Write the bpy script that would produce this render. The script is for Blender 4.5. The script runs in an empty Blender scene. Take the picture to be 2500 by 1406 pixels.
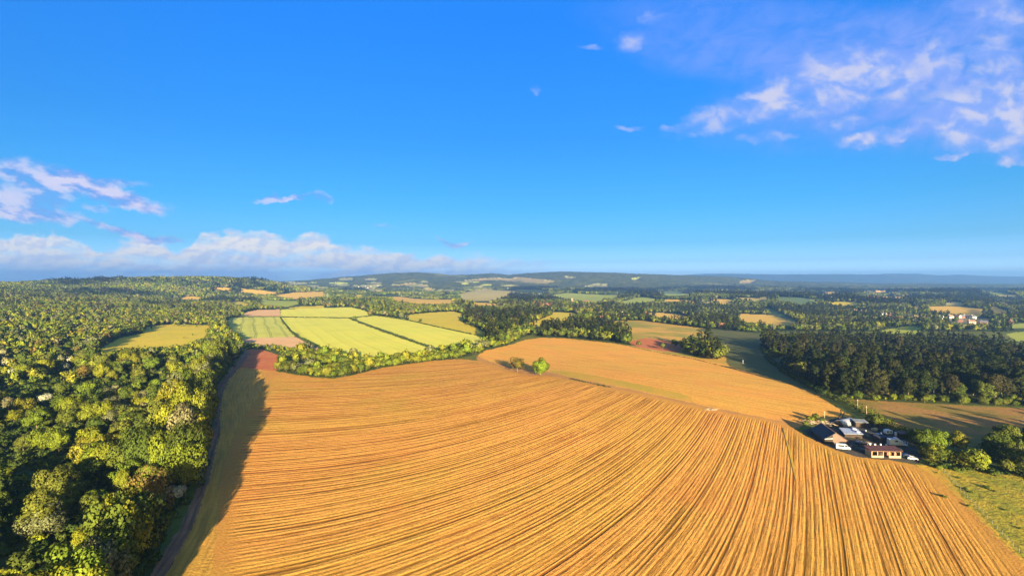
import bpy, math, random
import numpy as np
from mathutils import Vector

random.seed(5)
RNG = np.random.default_rng(11)
SC = bpy.context.scene
COL = SC.collection
rad = math.radians

# ------------------------------------------------------------------ camera
CAM_H = 75.0          # flying height above the stubble field
F = 1250.0            # focal length in units of the survey grid below
CX, HY = 1250.0, 685.0
cam = bpy.data.cameras.new('camera')
cam.sensor_width = 36.0
cam.lens = 18.0
cam.shift_y = -18.0 / 2500.0
cam.clip_start = 0.5
cam.clip_end = 60000.0
camo = bpy.data.objects.new('camera', cam)
camo.location = (0, 0, CAM_H)
camo.rotation_euler = (rad(90), 0, 0)
COL.objects.link(camo)
SC.camera = camo

# ------------------------------------------------------------------ light
SUN_AZ = 12.5         # degrees to the right of straight behind the camera
SUN_EL = 10.3
SUN_STRENGTH = 5.0
SKY_STRENGTH = 0.0505
EXPOSURE = 2.4
SC.view_settings.view_transform = 'Standard'
SC.view_settings.look = 'None'
SC.view_settings.exposure = EXPOSURE
SC.view_settings.gamma = 1.0
SC.view_settings.use_curve_mapping = False
SC.cycles.use_denoising = True
SC.cycles.max_bounces = 4
SC.cycles.diffuse_bounces = 2
SC.cycles.glossy_bounces = 1
SC.cycles.transmission_bounces = 2
SC.cycles.transparent_max_bounces = 4
SC.cycles.volume_bounces = 1

ce, se = math.cos(rad(SUN_EL)), math.sin(rad(SUN_EL))
TO_SUN = Vector((math.sin(rad(SUN_AZ)) * ce, -math.cos(rad(SUN_AZ)) * ce, se))
sun = bpy.data.lights.new('sun', 'SUN')
sun.energy = SUN_STRENGTH
sun.angle = rad(0.5)
sun.color = (1.0, 0.83, 0.55)
suno = bpy.data.objects.new('sun', sun)
suno.rotation_euler = TO_SUN.to_track_quat('Z', 'Y').to_euler()
suno.location = (0, 0, 400)
COL.objects.link(suno)


class NT:
    """small helper round a node tree"""
    def __init__(self, tree):
        self.t = tree
        self.n = tree.nodes
        self.l = tree.links

    def put(self, sock, v):
        if hasattr(v, 'is_linked') or isinstance(v, bpy.types.NodeSocket):
            self.l.new(v, sock)
        elif isinstance(v, (tuple, list)):
            if sock.type == 'RGBA' and len(v) == 3:
                v = (*v, 1.0)
            sock.default_value = v
        else:
            sock.default_value = v

    def node(self, typ, **kw):
        nd = self.n.new(typ)
        for k, v in kw.items():
            setattr(nd, k, v)
        return nd

    def m(self, op, a, b=None, c=None, clamp=False):
        nd = self.n.new('ShaderNodeMath')
        nd.operation = op
        nd.use_clamp = clamp
        self.put(nd.inputs[0], a)
        if b is not None:
            self.put(nd.inputs[1], b)
        if c is not None:
            self.put(nd.inputs[2], c)
        return nd.outputs[0]

    def xyz(self, x, y, z=0.0):
        nd = self.n.new('ShaderNodeCombineXYZ')
        for i, v in enumerate((x, y, z)):
            self.put(nd.inputs[i], v)
        return nd.outputs[0]

    def sep(self, v):
        nd = self.n.new('ShaderNodeSeparateXYZ')
        self.put(nd.inputs[0], v)
        return nd.outputs

    def smooth(self, v, a, b, lo=0.0, hi=1.0):
        nd = self.n.new('ShaderNodeMapRange')
        nd.interpolation_type = 'SMOOTHSTEP'
        self.put(nd.inputs['Value'], v)
        self.put(nd.inputs['From Min'], a)
        self.put(nd.inputs['From Max'], b)
        nd.inputs['To Min'].default_value = lo
        nd.inputs['To Max'].default_value = hi
        return nd.outputs[0]

    def noise(self, vec, scale=1.0, detail=4.0, rough=0.5, dist=0.0, col=False):
        nd = self.n.new('ShaderNodeTexNoise')
        self.put(nd.inputs['Vector'], vec)
        nd.inputs['Scale'].default_value = scale
        nd.inputs['Detail'].default_value = detail
        nd.inputs['Roughness'].default_value = rough
        nd.inputs['Distortion'].default_value = dist
        return nd.outputs[1 if col else 0]

    def mix(self, f, a, b, blend='MIX'):
        nd = self.n.new('ShaderNodeMix')
        nd.data_type = 'RGBA'
        nd.blend_type = blend
        self.put(nd.inputs[0], f)
        self.put(nd.inputs[6], a)
        self.put(nd.inputs[7], b)
        return nd.outputs[2]

    def ramp(self, f, stops):
        nd = self.n.new('ShaderNodeValToRGB')
        cr = nd.color_ramp
        while len(cr.elements) < len(stops):
            cr.elements.new(0.5)
        for e, (p, c) in zip(cr.elements, stops):
            e.position = p
            e.color = (*c, 1.0) if len(c) == 3 else c
        self.put(nd.inputs[0], f)
        return nd.outputs[0]

    def attr(self, name):
        nd = self.n.new('ShaderNodeAttribute')
        nd.attribute_name = name
        return nd.outputs


# ------------------------------------------------------------------ sky and clouds (all by direction, so at infinity)
world = bpy.data.worlds.new('World')
SC.world = world
world.use_nodes = True
world.cycles.sampling_method = 'MANUAL'
world.cycles.sample_map_resolution = 512
W = NT(world.node_tree)
bg = world.node_tree.nodes['Background']
bg.inputs['Strength'].default_value = SKY_STRENGTH
sky = W.node('ShaderNodeTexSky', sky_type='NISHITA', sun_disc=False)
sky.sun_elevation = rad(SUN_EL)
sky.sun_rotation = rad(180 - SUN_AZ)
sky.altitude = 100
sky.air_density = 1.0
sky.dust_density = 0.4
sky.ozone_density = 2.0
dirv = W.node('ShaderNodeTexCoord').outputs['Generated']
dx, dy, dz = W.sep(dirv)
dys = W.m('MAXIMUM', dy, 0.02)
front = W.smooth(dy, 0.05, 0.2)
GX = W.m('MULTIPLY_ADD', W.m('DIVIDE', dx, dys), F, CX)          # bearing grid
GY = W.m('SUBTRACT', HY, W.m('MULTIPLY', W.m('DIVIDE', dz, dys), F))
# grade of the clear sky: deeper and more saturated towards the zenith
elev = W.m('ARCSINE', W.m('MAXIMUM', dz, 0.0))
SKY_GRADE = [(0.0, (0.74, 1.15, 2.0)), (0.0175, (0.62, 1.0, 2.0)), (0.035, (0.32, 0.57, 1.2)), (0.07, (0.165, 0.40, 0.74)), (0.14, (0.100, 0.385, 0.68)),
             (0.262, (0.072, 0.39, 0.78)), (0.471, (0.058, 0.48, 1.12)), (0.785, (0.10, 0.78, 1.8)), (1.0, (0.10, 0.78, 1.8))]
grade = W.ramp(elev, [(p, tuple(c * 0.5 for c in v)) for p, v in SKY_GRADE])
# the half of the sky round the sun is warmed and boosted as shadow fill
grade = W.mix(W.smooth(dy, 0.2, -0.5), grade, (0.56, 0.39, 0.19))
right_lift = W.smooth(dx, -0.1, 0.7, 1.0, 1.22)
grade = W.mix(1.0, grade, W.xyz(right_lift, right_lift, right_lift), 'MULTIPLY')
grade2 = W.mix(1.0, grade, (2.0, 2.0, 2.0), 'MULTIPLY')
base_sky = W.mix(1.0, sky.outputs[0], grade2, 'MULTIPLY')

PX = W.xyz(GX, GY, 0.0)
warp = W.noise(PX, 0.012, 5, 0.6, 0.0, True)
wx, wy, _ = W.sep(warp)
WX = W.m('MULTIPLY_ADD', W.m('SUBTRACT', wx, 0.5), 110.0, GX)
WY = W.m('MULTIPLY_ADD', W.m('SUBTRACT', wy, 0.5), 75.0, GY)


def blob(cx, cy, rx, ry, rot, op, soft=1.0):
    c, s = math.cos(rad(rot)), math.sin(rad(rot))
    ax = W.m('SUBTRACT', WX, cx)
    ay = W.m('SUBTRACT', WY, cy)
    u = W.m('ADD', W.m('MULTIPLY', ax, c / rx), W.m('MULTIPLY', ay, s / rx))
    v = W.m('ADD', W.m('MULTIPLY', ax, -s / ry), W.m('MULTIPLY', ay, c / ry))
    q = W.m('ADD', W.m('MULTIPLY', u, u), W.m('MULTIPLY', v, v))
    return W.smooth(q, 1.6, 0.0, 0.0, op)


def union(lst):
    r = lst[0]
    for b in lst[1:]:
        r = W.m('ADD', r, W.m('MULTIPLY', b, W.m('SUBTRACT', 1.0, r, clamp=True)))
    return r


fibre_v = W.xyz(W.m('MULTIPLY_ADD', GY, 0.35, GX), W.m('MULTIPLY_ADD', GX, 0.25, W.m('MULTIPLY', GY, 1.6)), 0)
fibre = W.noise(fibre_v, 0.011, 9, 0.62, 0.4)
puff = W.noise(W.xyz(GX, W.m('MULTIPLY', GY, 1.5)), 0.0135, 8, 0.5, 0.3)
veil = union([blob(2150, 240, 420, 110, -8, 0.5), blob(2330, 60, 260, 90, -10, 0.4), blob(1960, 110, 480, 110, 8, 0.42), blob(2250, 190, 330, 170, 0, 0.5), blob(2440, 90, 150, 190, 0, 0.5),
              blob(1800, 150, 260, 60, 5, 0.3), blob(2400, 280, 220, 110, 0, 0.5)])
veil = W.m('MULTIPLY', veil, W.smooth(fibre, 0.25, 0.72, 0.25, 1.15))
crisp = union([blob(2000, 235, 150, 45, -12, 0.7), blob(2420, 330, 90, 40, -10, 0.8), blob(1850, 258, 200, 36, -18, 0.75), blob(1930, 225, 80, 40, -8, 0.9), blob(2060, 185, 110, 60, 10, 0.85),
               blob(2170, 190, 75, 65, 0, 0.85), blob(2285, 150, 55, 60, -20, 0.7), blob(2370, 290, 130, 70, 10, 0.95),
               blob(2480, 270, 90, 80, 0, 0.85), blob(2130, 335, 95, 20, -8, 1.0), blob(2210, 325, 50, 12, -14, 0.8), blob(2340, 380, 60, 12, -8, 0.8),
               blob(2480, 372, 50, 26, -30, 1.0), blob(2375, 130, 45, 16, -8, 1.0), blob(2450, 60, 60, 60, -30, 0.6), blob(2430, 170, 70, 60, -60, 0.6),
               blob(2050, 300, 60, 18, -12, 0.6), blob(1540, 95, 45, 24, -25, 0.6), blob(1590, 42, 24, 16, 0, 0.5), blob(1537, 313, 36, 10, 0, 0.6),
               blob(1655, 312, 34, 9, -5, 0.7), blob(1450, 120, 30, 9, 0, 0.3), blob(1870, 335, 70, 16, 0, 0.4), blob(1297, 218, 14, 10, 0, 0.3)])
crisp = W.m('MULTIPLY', crisp, W.smooth(puff, 0.24, 0.62, 0.12, 1.05))
lentn = W.noise(W.xyz(W.m('MULTIPLY_ADD', GY, 0.4, GX), W.m('MULTIPLY_ADD', GX, -0.6, W.m('MULTIPLY', GY, 2.8))), 0.011, 6, 0.55)
lent = union([blob(110, 440, 200, 34, 12, 0.75), blob(250, 470, 150, 20, 12, 0.7), blob(300, 488, 110, 18, 14, 0.9), blob(40, 480, 130, 26, 6, 0.8), blob(70, 520, 150, 20, 9, 0.9),
              blob(230, 440, 130, 12, 6, 0.6), blob(310, 565, 110, 11, 12, 0.9), blob(400, 580, 60, 8, 14, 0.8), blob(700, 481, 75, 8, -4, 0.75), blob(790, 486, 18, 16, 30, 0.45),
              blob(1115, 590, 42, 8, 0, 0.8), blob(240, 512, 40, 8, 0, 0.4), blob(940, 552, 30, 5, 0, 0.25)])
lent = W.m('MULTIPLY', lent, W.smooth(lentn, 0.28, 0.62, 0.3, 1.15))
# lit upper side / lavender lower side of the banded clouds


# cumulus bank standing over the left horizon
tops = W.node('ShaderNodeFloatCurve')
TOPX = [(-300, 585), (0, 575), (120, 572), (200, 584), (255, 606), (300, 588), (380, 584), (430, 612), (480, 578), (530, 562), (600, 563), (650, 560), (700, 582),
        (740, 570), (800, 574), (832, 602), (870, 596), (930, 612), (1000, 622), (1150, 624), (1300, 636), (1420, 644), (1450, 650), (1520, 668), (1700, 690), (3000, 700)]
cm = tops.mapping.curves[0]
while len(cm.points) < len(TOPX):
    cm.points.new(0.5, 0.5)
for p, (x, y) in zip(cm.points, TOPX):
    p.location = ((x + 400) / 3600.0, (y - 500) / 250.0)
    p.handle_type = 'AUTO_CLAMPED'
tops.mapping.update()
W.put(tops.inputs['Value'], W.m('DIVIDE', W.m('ADD', GX, 400.0), 3600.0))
topy = W.m('MULTIPLY_ADD', tops.outputs[0], 250.0, 500.0)
bp = W.xyz(GX, W.m('MULTIPLY', GY, 1.5), 3.0)
bil = W.noise(bp, 0.02, 8, 0.55)
bil2 = W.noise(W.xyz(W.m('ADD', GX, 9.0), W.m('MULTIPLY_ADD', GY, 1.5, 12.0), 3.0), 0.02, 8, 0.55)
depth = W.m('SUBTRACT', GY, W.m('MULTIPLY_ADD', W.m('SUBTRACT', bil, 0.5), 75.0, topy))
bank = W.smooth(depth, -4.0, 14.0)
stripe = W.noise(W.xyz(GX, W.m('MULTIPLY', GY, 4.5), 9.0), 0.0075, 7, 0.55)
holes = W.smooth(stripe, 0.36, 0.52, 0.55, 1.0)
fade = W.smooth(depth, 130.0, 60.0, 0.82, 1.0)
xfade = W.smooth(GX, 1530.0, 1000.0)
bank = W.m('MULTIPLY', W.m('MULTIPLY', bank, W.m('MULTIPLY', holes, fade)), xfade)
relief = W.smooth(W.m('SUBTRACT', bil, bil2), -0.10, 0.07)
lit = W.m('MULTIPLY', W.m('MULTIPLY_ADD', relief, 0.55, 0.45), W.smooth(depth, 120.0, 40.0, 0.2, 1.0))
K = 1.0 / SKY_STRENGTH / 2.0 ** EXPOSURE      # so that cloud colours below are as seen
def seen(r, g, b):
    lin = [((c / 255 + 0.055) / 1.055) ** 2.4 if c > 10 else c / 255 / 12.92 for c in (r, g, b)]
    return tuple(c * K for c in lin)
bank_col = W.mix(lit, seen(190, 208, 248), seen(255, 250, 244))
cir_col = W.mix(W.smooth(puff, 0.40, 0.64), seen(148, 180, 254), seen(212, 214, 240))
len_col = W.mix(W.smooth(lentn, 0.40, 0.58), seen(136, 162, 243), seen(222, 222, 250))
skyc = W.mix(W.m('MULTIPLY', W.m('MINIMUM', veil, 0.8), front), base_sky, seen(142, 172, 255))
skyc = W.mix(W.m('MULTIPLY', W.m('MINIMUM', bank, 1.0), front), skyc, bank_col)
skyc = W.mix(W.m('MULTIPLY', W.m('MINIMUM', lent, 1.0), front), skyc, len_col)
skyc = W.mix(W.m('MULTIPLY', W.m('MINIMUM', crisp, 0.95), front), skyc, cir_col)
W.put(bg.inputs['Color'], skyc)


# ------------------------------------------------------------------ terrain
def sst(x, a, b):
    t = np.clip((x - a) / (b - a), 0, 1)
    return t * t * (3 - 2 * t)


RIDGE_C = np.array([(560, 694), (640, 692), (700, 685), (760, 680), (850, 673), (930, 669), (1010, 666), (1060, 668), (1110, 671), (1165, 668), (1200, 666), (1245, 671), (1270, 668), (1380, 663),
                    (1500, 663), (1600, 667), (1700, 673), (1780, 677), (1860, 683), (1990, 689), (2150, 692), (3200, 694)], float)
RIDGE_F = np.array([(-900, 700), (1600, 690), (1660, 674), (1720, 670), (1800, 670), (1900, 672), (2000, 671), (2080, 671), (2140, 672), (2165, 670), (2240, 670), (2290, 674), (2345, 672), (2400, 675), (2500, 677), (3300, 680)], float)
YC, YF = 6500.0, 13000.0


def H(X, Y):
    X = np.asarray(X, float)
    Y = np.asarray(Y, float)
    Yp = np.maximum(Y, 1.0)
    d = -(X + 30 + 0.5 * Y) / 1.118
    z = 50 * sst(d, 15, 900) * (1 - sst(Y, 2600, 4600))
    z = z + 78 * np.exp(-((X + 1580) / 560) ** 2 - ((Y - 2700) / 620) ** 2) * sst(-X, 900, 1500)
    k = sst(Y, 700, 2200)
    z = z + k * (1 - sst(Y, 8000, 11000)) * (7 * np.sin(X / 310 + Y / 520) + 6 * np.sin(Y / 260 - X / 640 + 1.0) - 6)
    z = z - 14 * sst(X, 120, 520) * sst(Y, 150, 600) * (1 - sst(Y, 900, 2200))
    # the stubble field swells very gently
    z = z + 3.2 * np.exp(-((X - 40) / 130) ** 2 - ((Y - 330) / 110) ** 2)
    px = CX + F * X / Yp
    hc = CAM_H + (HY - np.interp(px, RIDGE_C[:, 0], RIDGE_C[:, 1])) * YC / F - 14
    z = z + np.maximum(hc, 0) * np.exp(-((Y - YC) / 1500) ** 2) * sst(Y, 2500, 4500)
    hf = CAM_H + (HY - np.interp(px, RIDGE_F[:, 0], RIDGE_F[:, 1])) * YF / F
    z = z + np.maximum(hf, 0) * np.exp(-((Y - YF) / 1700) ** 2) * sst(Y, 8500, 10500) * (px > 1500)
    return z


def G(px, py):
    """a bearing and a depression angle -> the point of the ground there"""
    px = np.atleast_1d(np.asarray(px, float))
    py = np.atleast_1d(np.asarray(py, float))
    ts = np.concatenate([np.linspace(25, 1500, 900), np.geomspace(1510, 15500, 900)])
    X = (px[:, None] - CX) / F * ts
    ray = CAM_H - (py[:, None] - HY) / F * ts
    below = ray - H(X, np.broadcast_to(ts, X.shape)) < 0
    i = np.where(below.any(1), below.argmax(1), len(ts) - 1)
    i = np.maximum(i, 1)
    r = np.arange(len(px))
    Hh = H(X, np.broadcast_to(ts, X.shape))
    dd = ray - Hh
    a, b = dd[r, i - 1], dd[r, i]
    f = np.clip(a / np.where(np.abs(a - b) < 1e-9, 1, a - b), 0, 1)
    Y = ts[i - 1] + f * (ts[i] - ts[i - 1])
    Xo = (px - CX) / F * Y
    return np.stack([Xo, Y, H(Xo, Y)], 1)


def gp(px, py):
    return G([px], [py])[0]


def ground_poly(pts, n=1):
    p = np.array(pts, float)
    return G(p[:, 0], p[:, 1])[:, :2]


def inside(poly, X, Y):
    res = np.zeros(X.shape, bool)
    bx = (X > poly[:, 0].min()) & (X < poly[:, 0].max()) & (Y > poly[:, 1].min()) & (Y < poly[:, 1].max())
    idx = np.nonzero(bx)
    if len(idx[0]) == 0:
        return res
    x, y = X[idx], Y[idx]
    c = np.zeros(x.shape, bool)
    n = len(poly)
    for i in range(n):
        x0, y0 = poly[i]
        x1, y1 = poly[i - 1]
        if y0 == y1:
            continue
        cr = ((y0 > y) != (y1 > y)) & (x < (x1 - x0) * (y - y0) / (y1 - y0) + x0)
        c ^= cr
    res[idx] = c
    return res


def dist_to(line, X, Y, closed=False):
    best = np.full(X.shape, 1e9)
    n = len(line)
    for i in range(n if closed else n - 1):
        a, b = line[i], line[(i + 1) % n]
        ab = b - a
        L2 = max(float(ab @ ab), 1e-9)
        t = np.clip(((X - a[0]) * ab[0] + (Y - a[1]) * ab[1]) / L2, 0, 1)
        best = np.minimum(best, np.hypot(X - a[0] - t * ab[0], Y - a[1] - t * ab[1]))
    return best


def vnoise(X, Y, s, seed=0):
    X = X / s + seed * 17.3
    Y = Y / s - seed * 9.1
    xi, yi = np.floor(X), np.floor(Y)
    fx, fy = X - xi, Y - yi
    fx, fy = fx * fx * (3 - 2 * fx), fy * fy * (3 - 2 * fy)
    h = lambda a, b: np.modf(np.abs(np.sin(a * 127.1 + b * 311.7 + seed * 7.7) * 43758.5453))[0]
    return (h(xi, yi) * (1 - fx) + h(xi + 1, yi) * fx) * (1 - fy) + (h(xi, yi + 1) * (1 - fx) + h(xi + 1, yi + 1) * fx) * fy


# ------------------------------------------------------------------ materials
MATS = {}


def principled(name, col, rough=0.85, spec=0.2, metal=0.0):
    if name in MATS:
        return MATS[name]
    m = bpy.data.materials.new(name)
    m.use_nodes = True
    b = m.node_tree.nodes['Principled BSDF']
    b.inputs['Base Color'].default_value = (*col, 1)
    b.inputs['Roughness'].default_value = rough
    b.inputs['Specular IOR Level'].default_value = spec
    b.inputs['Metallic'].default_value = metal
    MATS[name] = m
    return m


def weathered(name, col, col2, scale=0.8, rough=0.8, spec=0.25, metal=0.0):
    m = principled(name, col, rough, spec, metal)
    t = NT(m.node_tree)
    b = m.node_tree.nodes['Principled BSDF']
    co = t.node('ShaderNodeTexCoord').outputs['Object']
    n = t.noise(co, scale, 6, 0.65)
    t.put(b.inputs['Base Color'], t.mix(t.smooth(n, 0.35, 0.7), col, col2))
    return m


def corrugated(name, col, col2, axis=0, pitch=6.0):
    m = weathered(name, col, col2, 0.5, 0.6, 0.3)
    t = NT(m.node_tree)
    b = m.node_tree.nodes['Principled BSDF']
    co = t.sep(t.node('ShaderNodeTexCoord').outputs['Object'])
    bump = t.node('ShaderNodeBump')
    bump.inputs['Distance'].default_value = 0.05
    t.put(bump.inputs['Height'], t.m('SINE', t.m('MULTIPLY', co[axis], pitch * 6.28)))
    t.put(b.inputs['Normal'], bump.outputs[0])
    return m


def ground_mat(name, ca, cb, cc=None, s1=0.05, s2=0.6, bump=0.15, patch=None, mott=0.5):
    """mottled ground: large patches ca/cb, fine grain cc"""
    m = bpy.data.materials.new(name)
    m.use_nodes = True
    t = NT(m.node_tree)
    b = m.node_tree.nodes['Principled BSDF']
    b.inputs['Roughness'].default_value = 0.95
    b.inputs['Specular IOR Level'].default_value = 0.08
    pos = t.node('ShaderNodeNewGeometry').outputs['Position']
    n1 = t.noise(pos, s1, 5, 0.6, 0.3)
    n2 = t.noise(pos, s2, 5, 0.7)
    c = t.mix(t.smooth(n1, 0.35, 0.65), ca, cb)
    if cc is not None:
        c = t.mix(t.m('MULTIPLY', t.smooth(n2, 0.45, 0.75), mott), c, cc)
    t.put(b.inputs['Base Color'], c)
    if bump:
        bn = t.node('ShaderNodeBump')
        bn.inputs['Distance'].default_value = bump
        t.put(bn.inputs['Height'], n2)
        t.put(b.inputs['Normal'], bn.outputs[0])
    MATS[name] = m
    return m


def stubble_mat():
    m = bpy.data.materials.new('mown stubble in rows')
    m.use_nodes = True
    t = NT(m.node_tree)
    b = m.node_tree.nodes['Principled BSDF']
    b.inputs['Roughness'].default_value = 0.95
    b.inputs['Specular IOR Level'].default_value = 0.05
    v = t.attr('row')[2]
    amp = t.attr('rowed')[2]
    pos = t.node('ShaderNodeNewGeometry').outputs['Position']
    px, py, pz = t.sep(pos)
    along = t.m('MULTIPLY_ADD', px, 0.6, t.m('MULTIPLY', py, 0.4))
    wob = t.noise(t.xyz(t.m('MULTIPLY', v, 0.25), t.m('MULTIPLY', along, 0.03)), 1.0, 3, 0.5)
    vv = t.m('MULTIPLY_ADD', wob, 0.22, v)
    swath = t.noise(t.xyz(v, t.m('MULTIPLY', along, 0.012)), 1.15, 4, 0.55)      # broader light and dark swaths
    swath2 = t.noise(t.xyz(v, t.m('MULTIPLY', along, 0.02), 4.0), 0.16, 3, 0.55)
    fine = t.noise(t.xyz(t.m('MULTIPLY', v, 7.0), t.m('MULTIPLY', along, 0.30)), 1.0, 6, 0.7)
    grain = t.noise(pos, 1.3, 6, 0.75)
    lines = t.m('MULTIPLY', t.m('SINE', t.m('MULTIPLY', vv, 6.2832)), t.smooth(t.noise(t.xyz(t.m('MULTIPLY', v, 0.4), t.m('MULTIPLY', along, 0.03), 2.0), 1.0, 3, 0.6), 0.3, 0.65, 0.15, 1.35))
    # a pair of wheel furrows every sixth row
    wf = t.m('ABSOLUTE', t.m('SUBTRACT', t.m('ABSOLUTE', t.m('SUBTRACT', t.m('FRACT', t.m('DIVIDE', vv, 6.0)), 0.5)), 0.045))
    wheel = t.smooth(wf, 0.030, 0.006)
    n1 = t.noise(t.xyz(t.m('MULTIPLY', v, 1.2), t.m('MULTIPLY', along, 0.015), 1.0), 1.0, 3, 0.5)
    n2 = t.noise(t.xyz(t.m('MULTIPLY', v, 3.6), t.m('MULTIPLY', along, 0.05), 7.0), 1.0, 4, 0.6)
    # windrows of straw, gaps, darker wheel furrows: uneven in width
    h = t.m('ADD', t.m('MULTIPLY', t.m('SUBTRACT', n1, 0.5), 0.5), t.m('MULTIPLY', t.m('SUBTRACT', n2, 0.5), 1.0))
    h = t.m('ADD', h, t.m('MULTIPLY', t.m('SUBTRACT', fine, 0.5), 0.95))
    h = t.m('ADD', h, t.m('MULTIPLY', t.m('SUBTRACT', swath, 0.5), 0.5))
    h = t.m('ADD', h, t.m('ADD', t.m('MULTIPLY', lines, 0.15), t.m('MULTIPLY', t.m('SINE', t.m('MULTIPLY', vv, 12.566)), 0.13)))
    h = t.m('SUBTRACT', h, t.m('MULTIPLY', wheel, t.m('MULTIPLY', fine, 0.55)))
    h = t.m('MULTIPLY', h, amp)
    rowf = t.smooth(h, -0.36, 0.22)
    rowf = t.m('ADD', t.m('MULTIPLY', rowf, amp), t.m('MULTIPLY', t.m('SUBTRACT', 1.0, amp), 0.62))
    straw = t.mix(t.smooth(swath2, 0.35, 0.65), (0.72, 0.335, 0.070), (0.70, 0.360, 0.064))
    soil = t.mix(t.smooth(t.noise(pos, 0.012, 5, 0.6), 0.40, 0.62), (0.20, 0.092, 0.012), (0.27, 0.085, 0.018))
    c = t.mix(rowf, soil, straw)
    big = t.noise(pos, 0.010, 5, 0.6, 0.6)
    c = t.mix(t.m('MULTIPLY', t.smooth(big, 0.52, 0.72), 0.5), c, (0.40, 0.29, 0.035))       # greener weedy drifts
    red = t.noise(pos, 0.018, 5, 0.65, 0.8)
    c = t.mix(t.m('MULTIPLY', t.smooth(red, 0.56, 0.74), 0.45), c, (0.56, 0.20, 0.045))      # redder soil showing
    c = t.mix(t.m('MULTIPLY', t.smooth(grain, 0.45, 0.66), 0.6), c, (0.24, 0.11, 0.018))
    weed = t.noise(pos, 0.35, 5, 0.7)
    c = t.mix(t.m('MULTIPLY', t.smooth(weed, 0.66, 0.74), 0.5), c, (0.10, 0.12, 0.02))
    t.put(b.inputs['Base Color'], c)
    bn = t.node('ShaderNodeBump')
    bn.inputs['Distance'].default_value = 0.45
    bn.inputs['Strength'].default_value = 1.0
    t.put(bn.inputs['Height'], t.m('ADD', t.m('MULTIPLY', h, 0.9), t.m('MULTIPLY', grain, 0.5)))
    t.put(b.inputs['Normal'], bn.outputs[0])
    MATS['stubble'] = m
    return m


def crop_mat(name, ca, cb, line, strength, spacing=21.0):
    m = bpy.data.materials.new(name)
    m.use_nodes = True
    t = NT(m.node_tree)
    b = m.node_tree.nodes['Principled BSDF']
    b.inputs['Roughness'].default_value = 0.95
    b.inputs['Specular IOR Level'].default_value = 0.08
    pos = t.node('ShaderNodeNewGeometry').outputs['Position']
    v = t.attr('row')[2]
    wob = t.noise(pos, 0.004, 2, 0.5)
    v = t.m('MULTIPLY_ADD', wob, 30.0, v)
    fr = t.m('ABSOLUTE', t.m('SUBTRACT', t.m('FRACT', t.m('DIVIDE', v, spacing)), 0.5))
    tl = t.smooth(t.m('ABSOLUTE', t.m('SUBTRACT', fr, 0.055)), 0.045, 0.01)
    band = t.noise(t.xyz(t.m('MULTIPLY', v, 0.06), 0.0), 1.0, 4, 0.6)
    big = t.noise(pos, 0.006, 5, 0.6, 0.5)
    c = t.mix(t.smooth(big, 0.35, 0.65), ca, cb)
    c = t.mix(t.m('MULTIPLY', t.smooth(band, 0.4, 0.7), 0.28), c, line)
    c = t.mix(t.m('MULTIPLY', tl, strength), c, line)
    g = t.noise(pos, 0.5, 5, 0.7)
    c = t.mix(t.m('MULTIPLY', t.smooth(t.noise(pos, 0.02, 5, 0.65), 0.48, 0.72), 0.35), c, line)
    t.put(b.inputs['Base Color'], c)
    bn = t.node('ShaderNodeBump')
    bn.inputs['Distance'].default_value = 0.2
    t.put(bn.inputs['Height'], t.m('SUBTRACT', g, tl))
    t.put(b.inputs['Normal'], bn.outputs[0])
    MATS[name] = m
    return m


def foliage_mat(name, ca, cb, cc, hue=0.03):
    """leaves: colour by leaf clump (attribute tone), by tree (object random)"""
    m = bpy.data.materials.new(name)
    m.use_nodes = True
    t = NT(m.node_tree)
    for n in list(t.n):
        if n.type == 'BSDF_PRINCIPLED':
            t.n.remove(n)
    out = [n for n in t.n if n.type == 'OUTPUT_MATERIAL'][0]
    rnd = t.node('ShaderNodeObjectInfo').outputs['Random']
    tone = t.attr('tone')[2]
    c = t.mix(t.smooth(rnd, 0.0, 1.0), ca, cb)
    c = t.mix(t.smooth(t.m('FRACT', t.m('MULTIPLY', rnd, 7.31)), 0.55, 1.0, 0.0, 0.75), c, cc)
    c = t.mix(1.0, c, t.xyz(tone, tone, tone), 'MULTIPLY')
    d = t.node('ShaderNodeBsdfDiffuse')
    t.put(d.inputs['Color'], c)
    tr = t.node('ShaderNodeBsdfTranslucent')
    t.put(tr.inputs['Color'], c)
    mx = t.node('ShaderNodeMixShader')
    mx.inputs[0].default_value = 0.18
    t.l.new(d.outputs[0], mx.inputs[1])
    t.l.new(tr.outputs[0], mx.inputs[2])
    t.l.new(mx.outputs[0], out.inputs['Surface'])
    MATS[name] = m
    return m


# ------------------------------------------------------------------ tagging helpers
def tag(o, label, cat=None, group=None, kind=None):
    o['label'] = label
    if cat:
        o['category'] = cat
    if group:
        o['group'] = group
    if kind:
        o['kind'] = kind
    return o


def mesh_np(name, V, Fc, mats, fm=None, attrs=None, smooth=False):
    """V (n,3), Fc (m,4) or (m,3) numpy"""
    me = bpy.data.meshes.new(name)
    V = np.ascontiguousarray(V, np.float32)
    Fc = np.ascontiguousarray(Fc, np.int32)
    k = Fc.shape[1]
    me.vertices.add(len(V))
    me.vertices.foreach_set('co', V.ravel())
    me.loops.add(Fc.size)
    me.loops.foreach_set('vertex_index', Fc.ravel())
    me.polygons.add(len(Fc))
    me.polygons.foreach_set('loop_start', np.arange(0, Fc.size, k, dtype=np.int32))
    me.polygons.foreach_set('loop_total', np.full(len(Fc), k, np.int32))
    if fm is not None:
        me.polygons.foreach_set('material_index', np.asarray(fm, np.int32))
    for m in mats:
        me.materials.append(m)
    me.update(calc_edges=True)
    me.polygons.foreach_set('use_smooth', np.full(len(Fc), bool(smooth)))
    for an, arr in (attrs or {}).items():
        a = me.attributes.new(an, 'FLOAT', 'POINT')
        a.data.foreach_set('value', np.ascontiguousarray(arr, np.float32))
    return me


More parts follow.
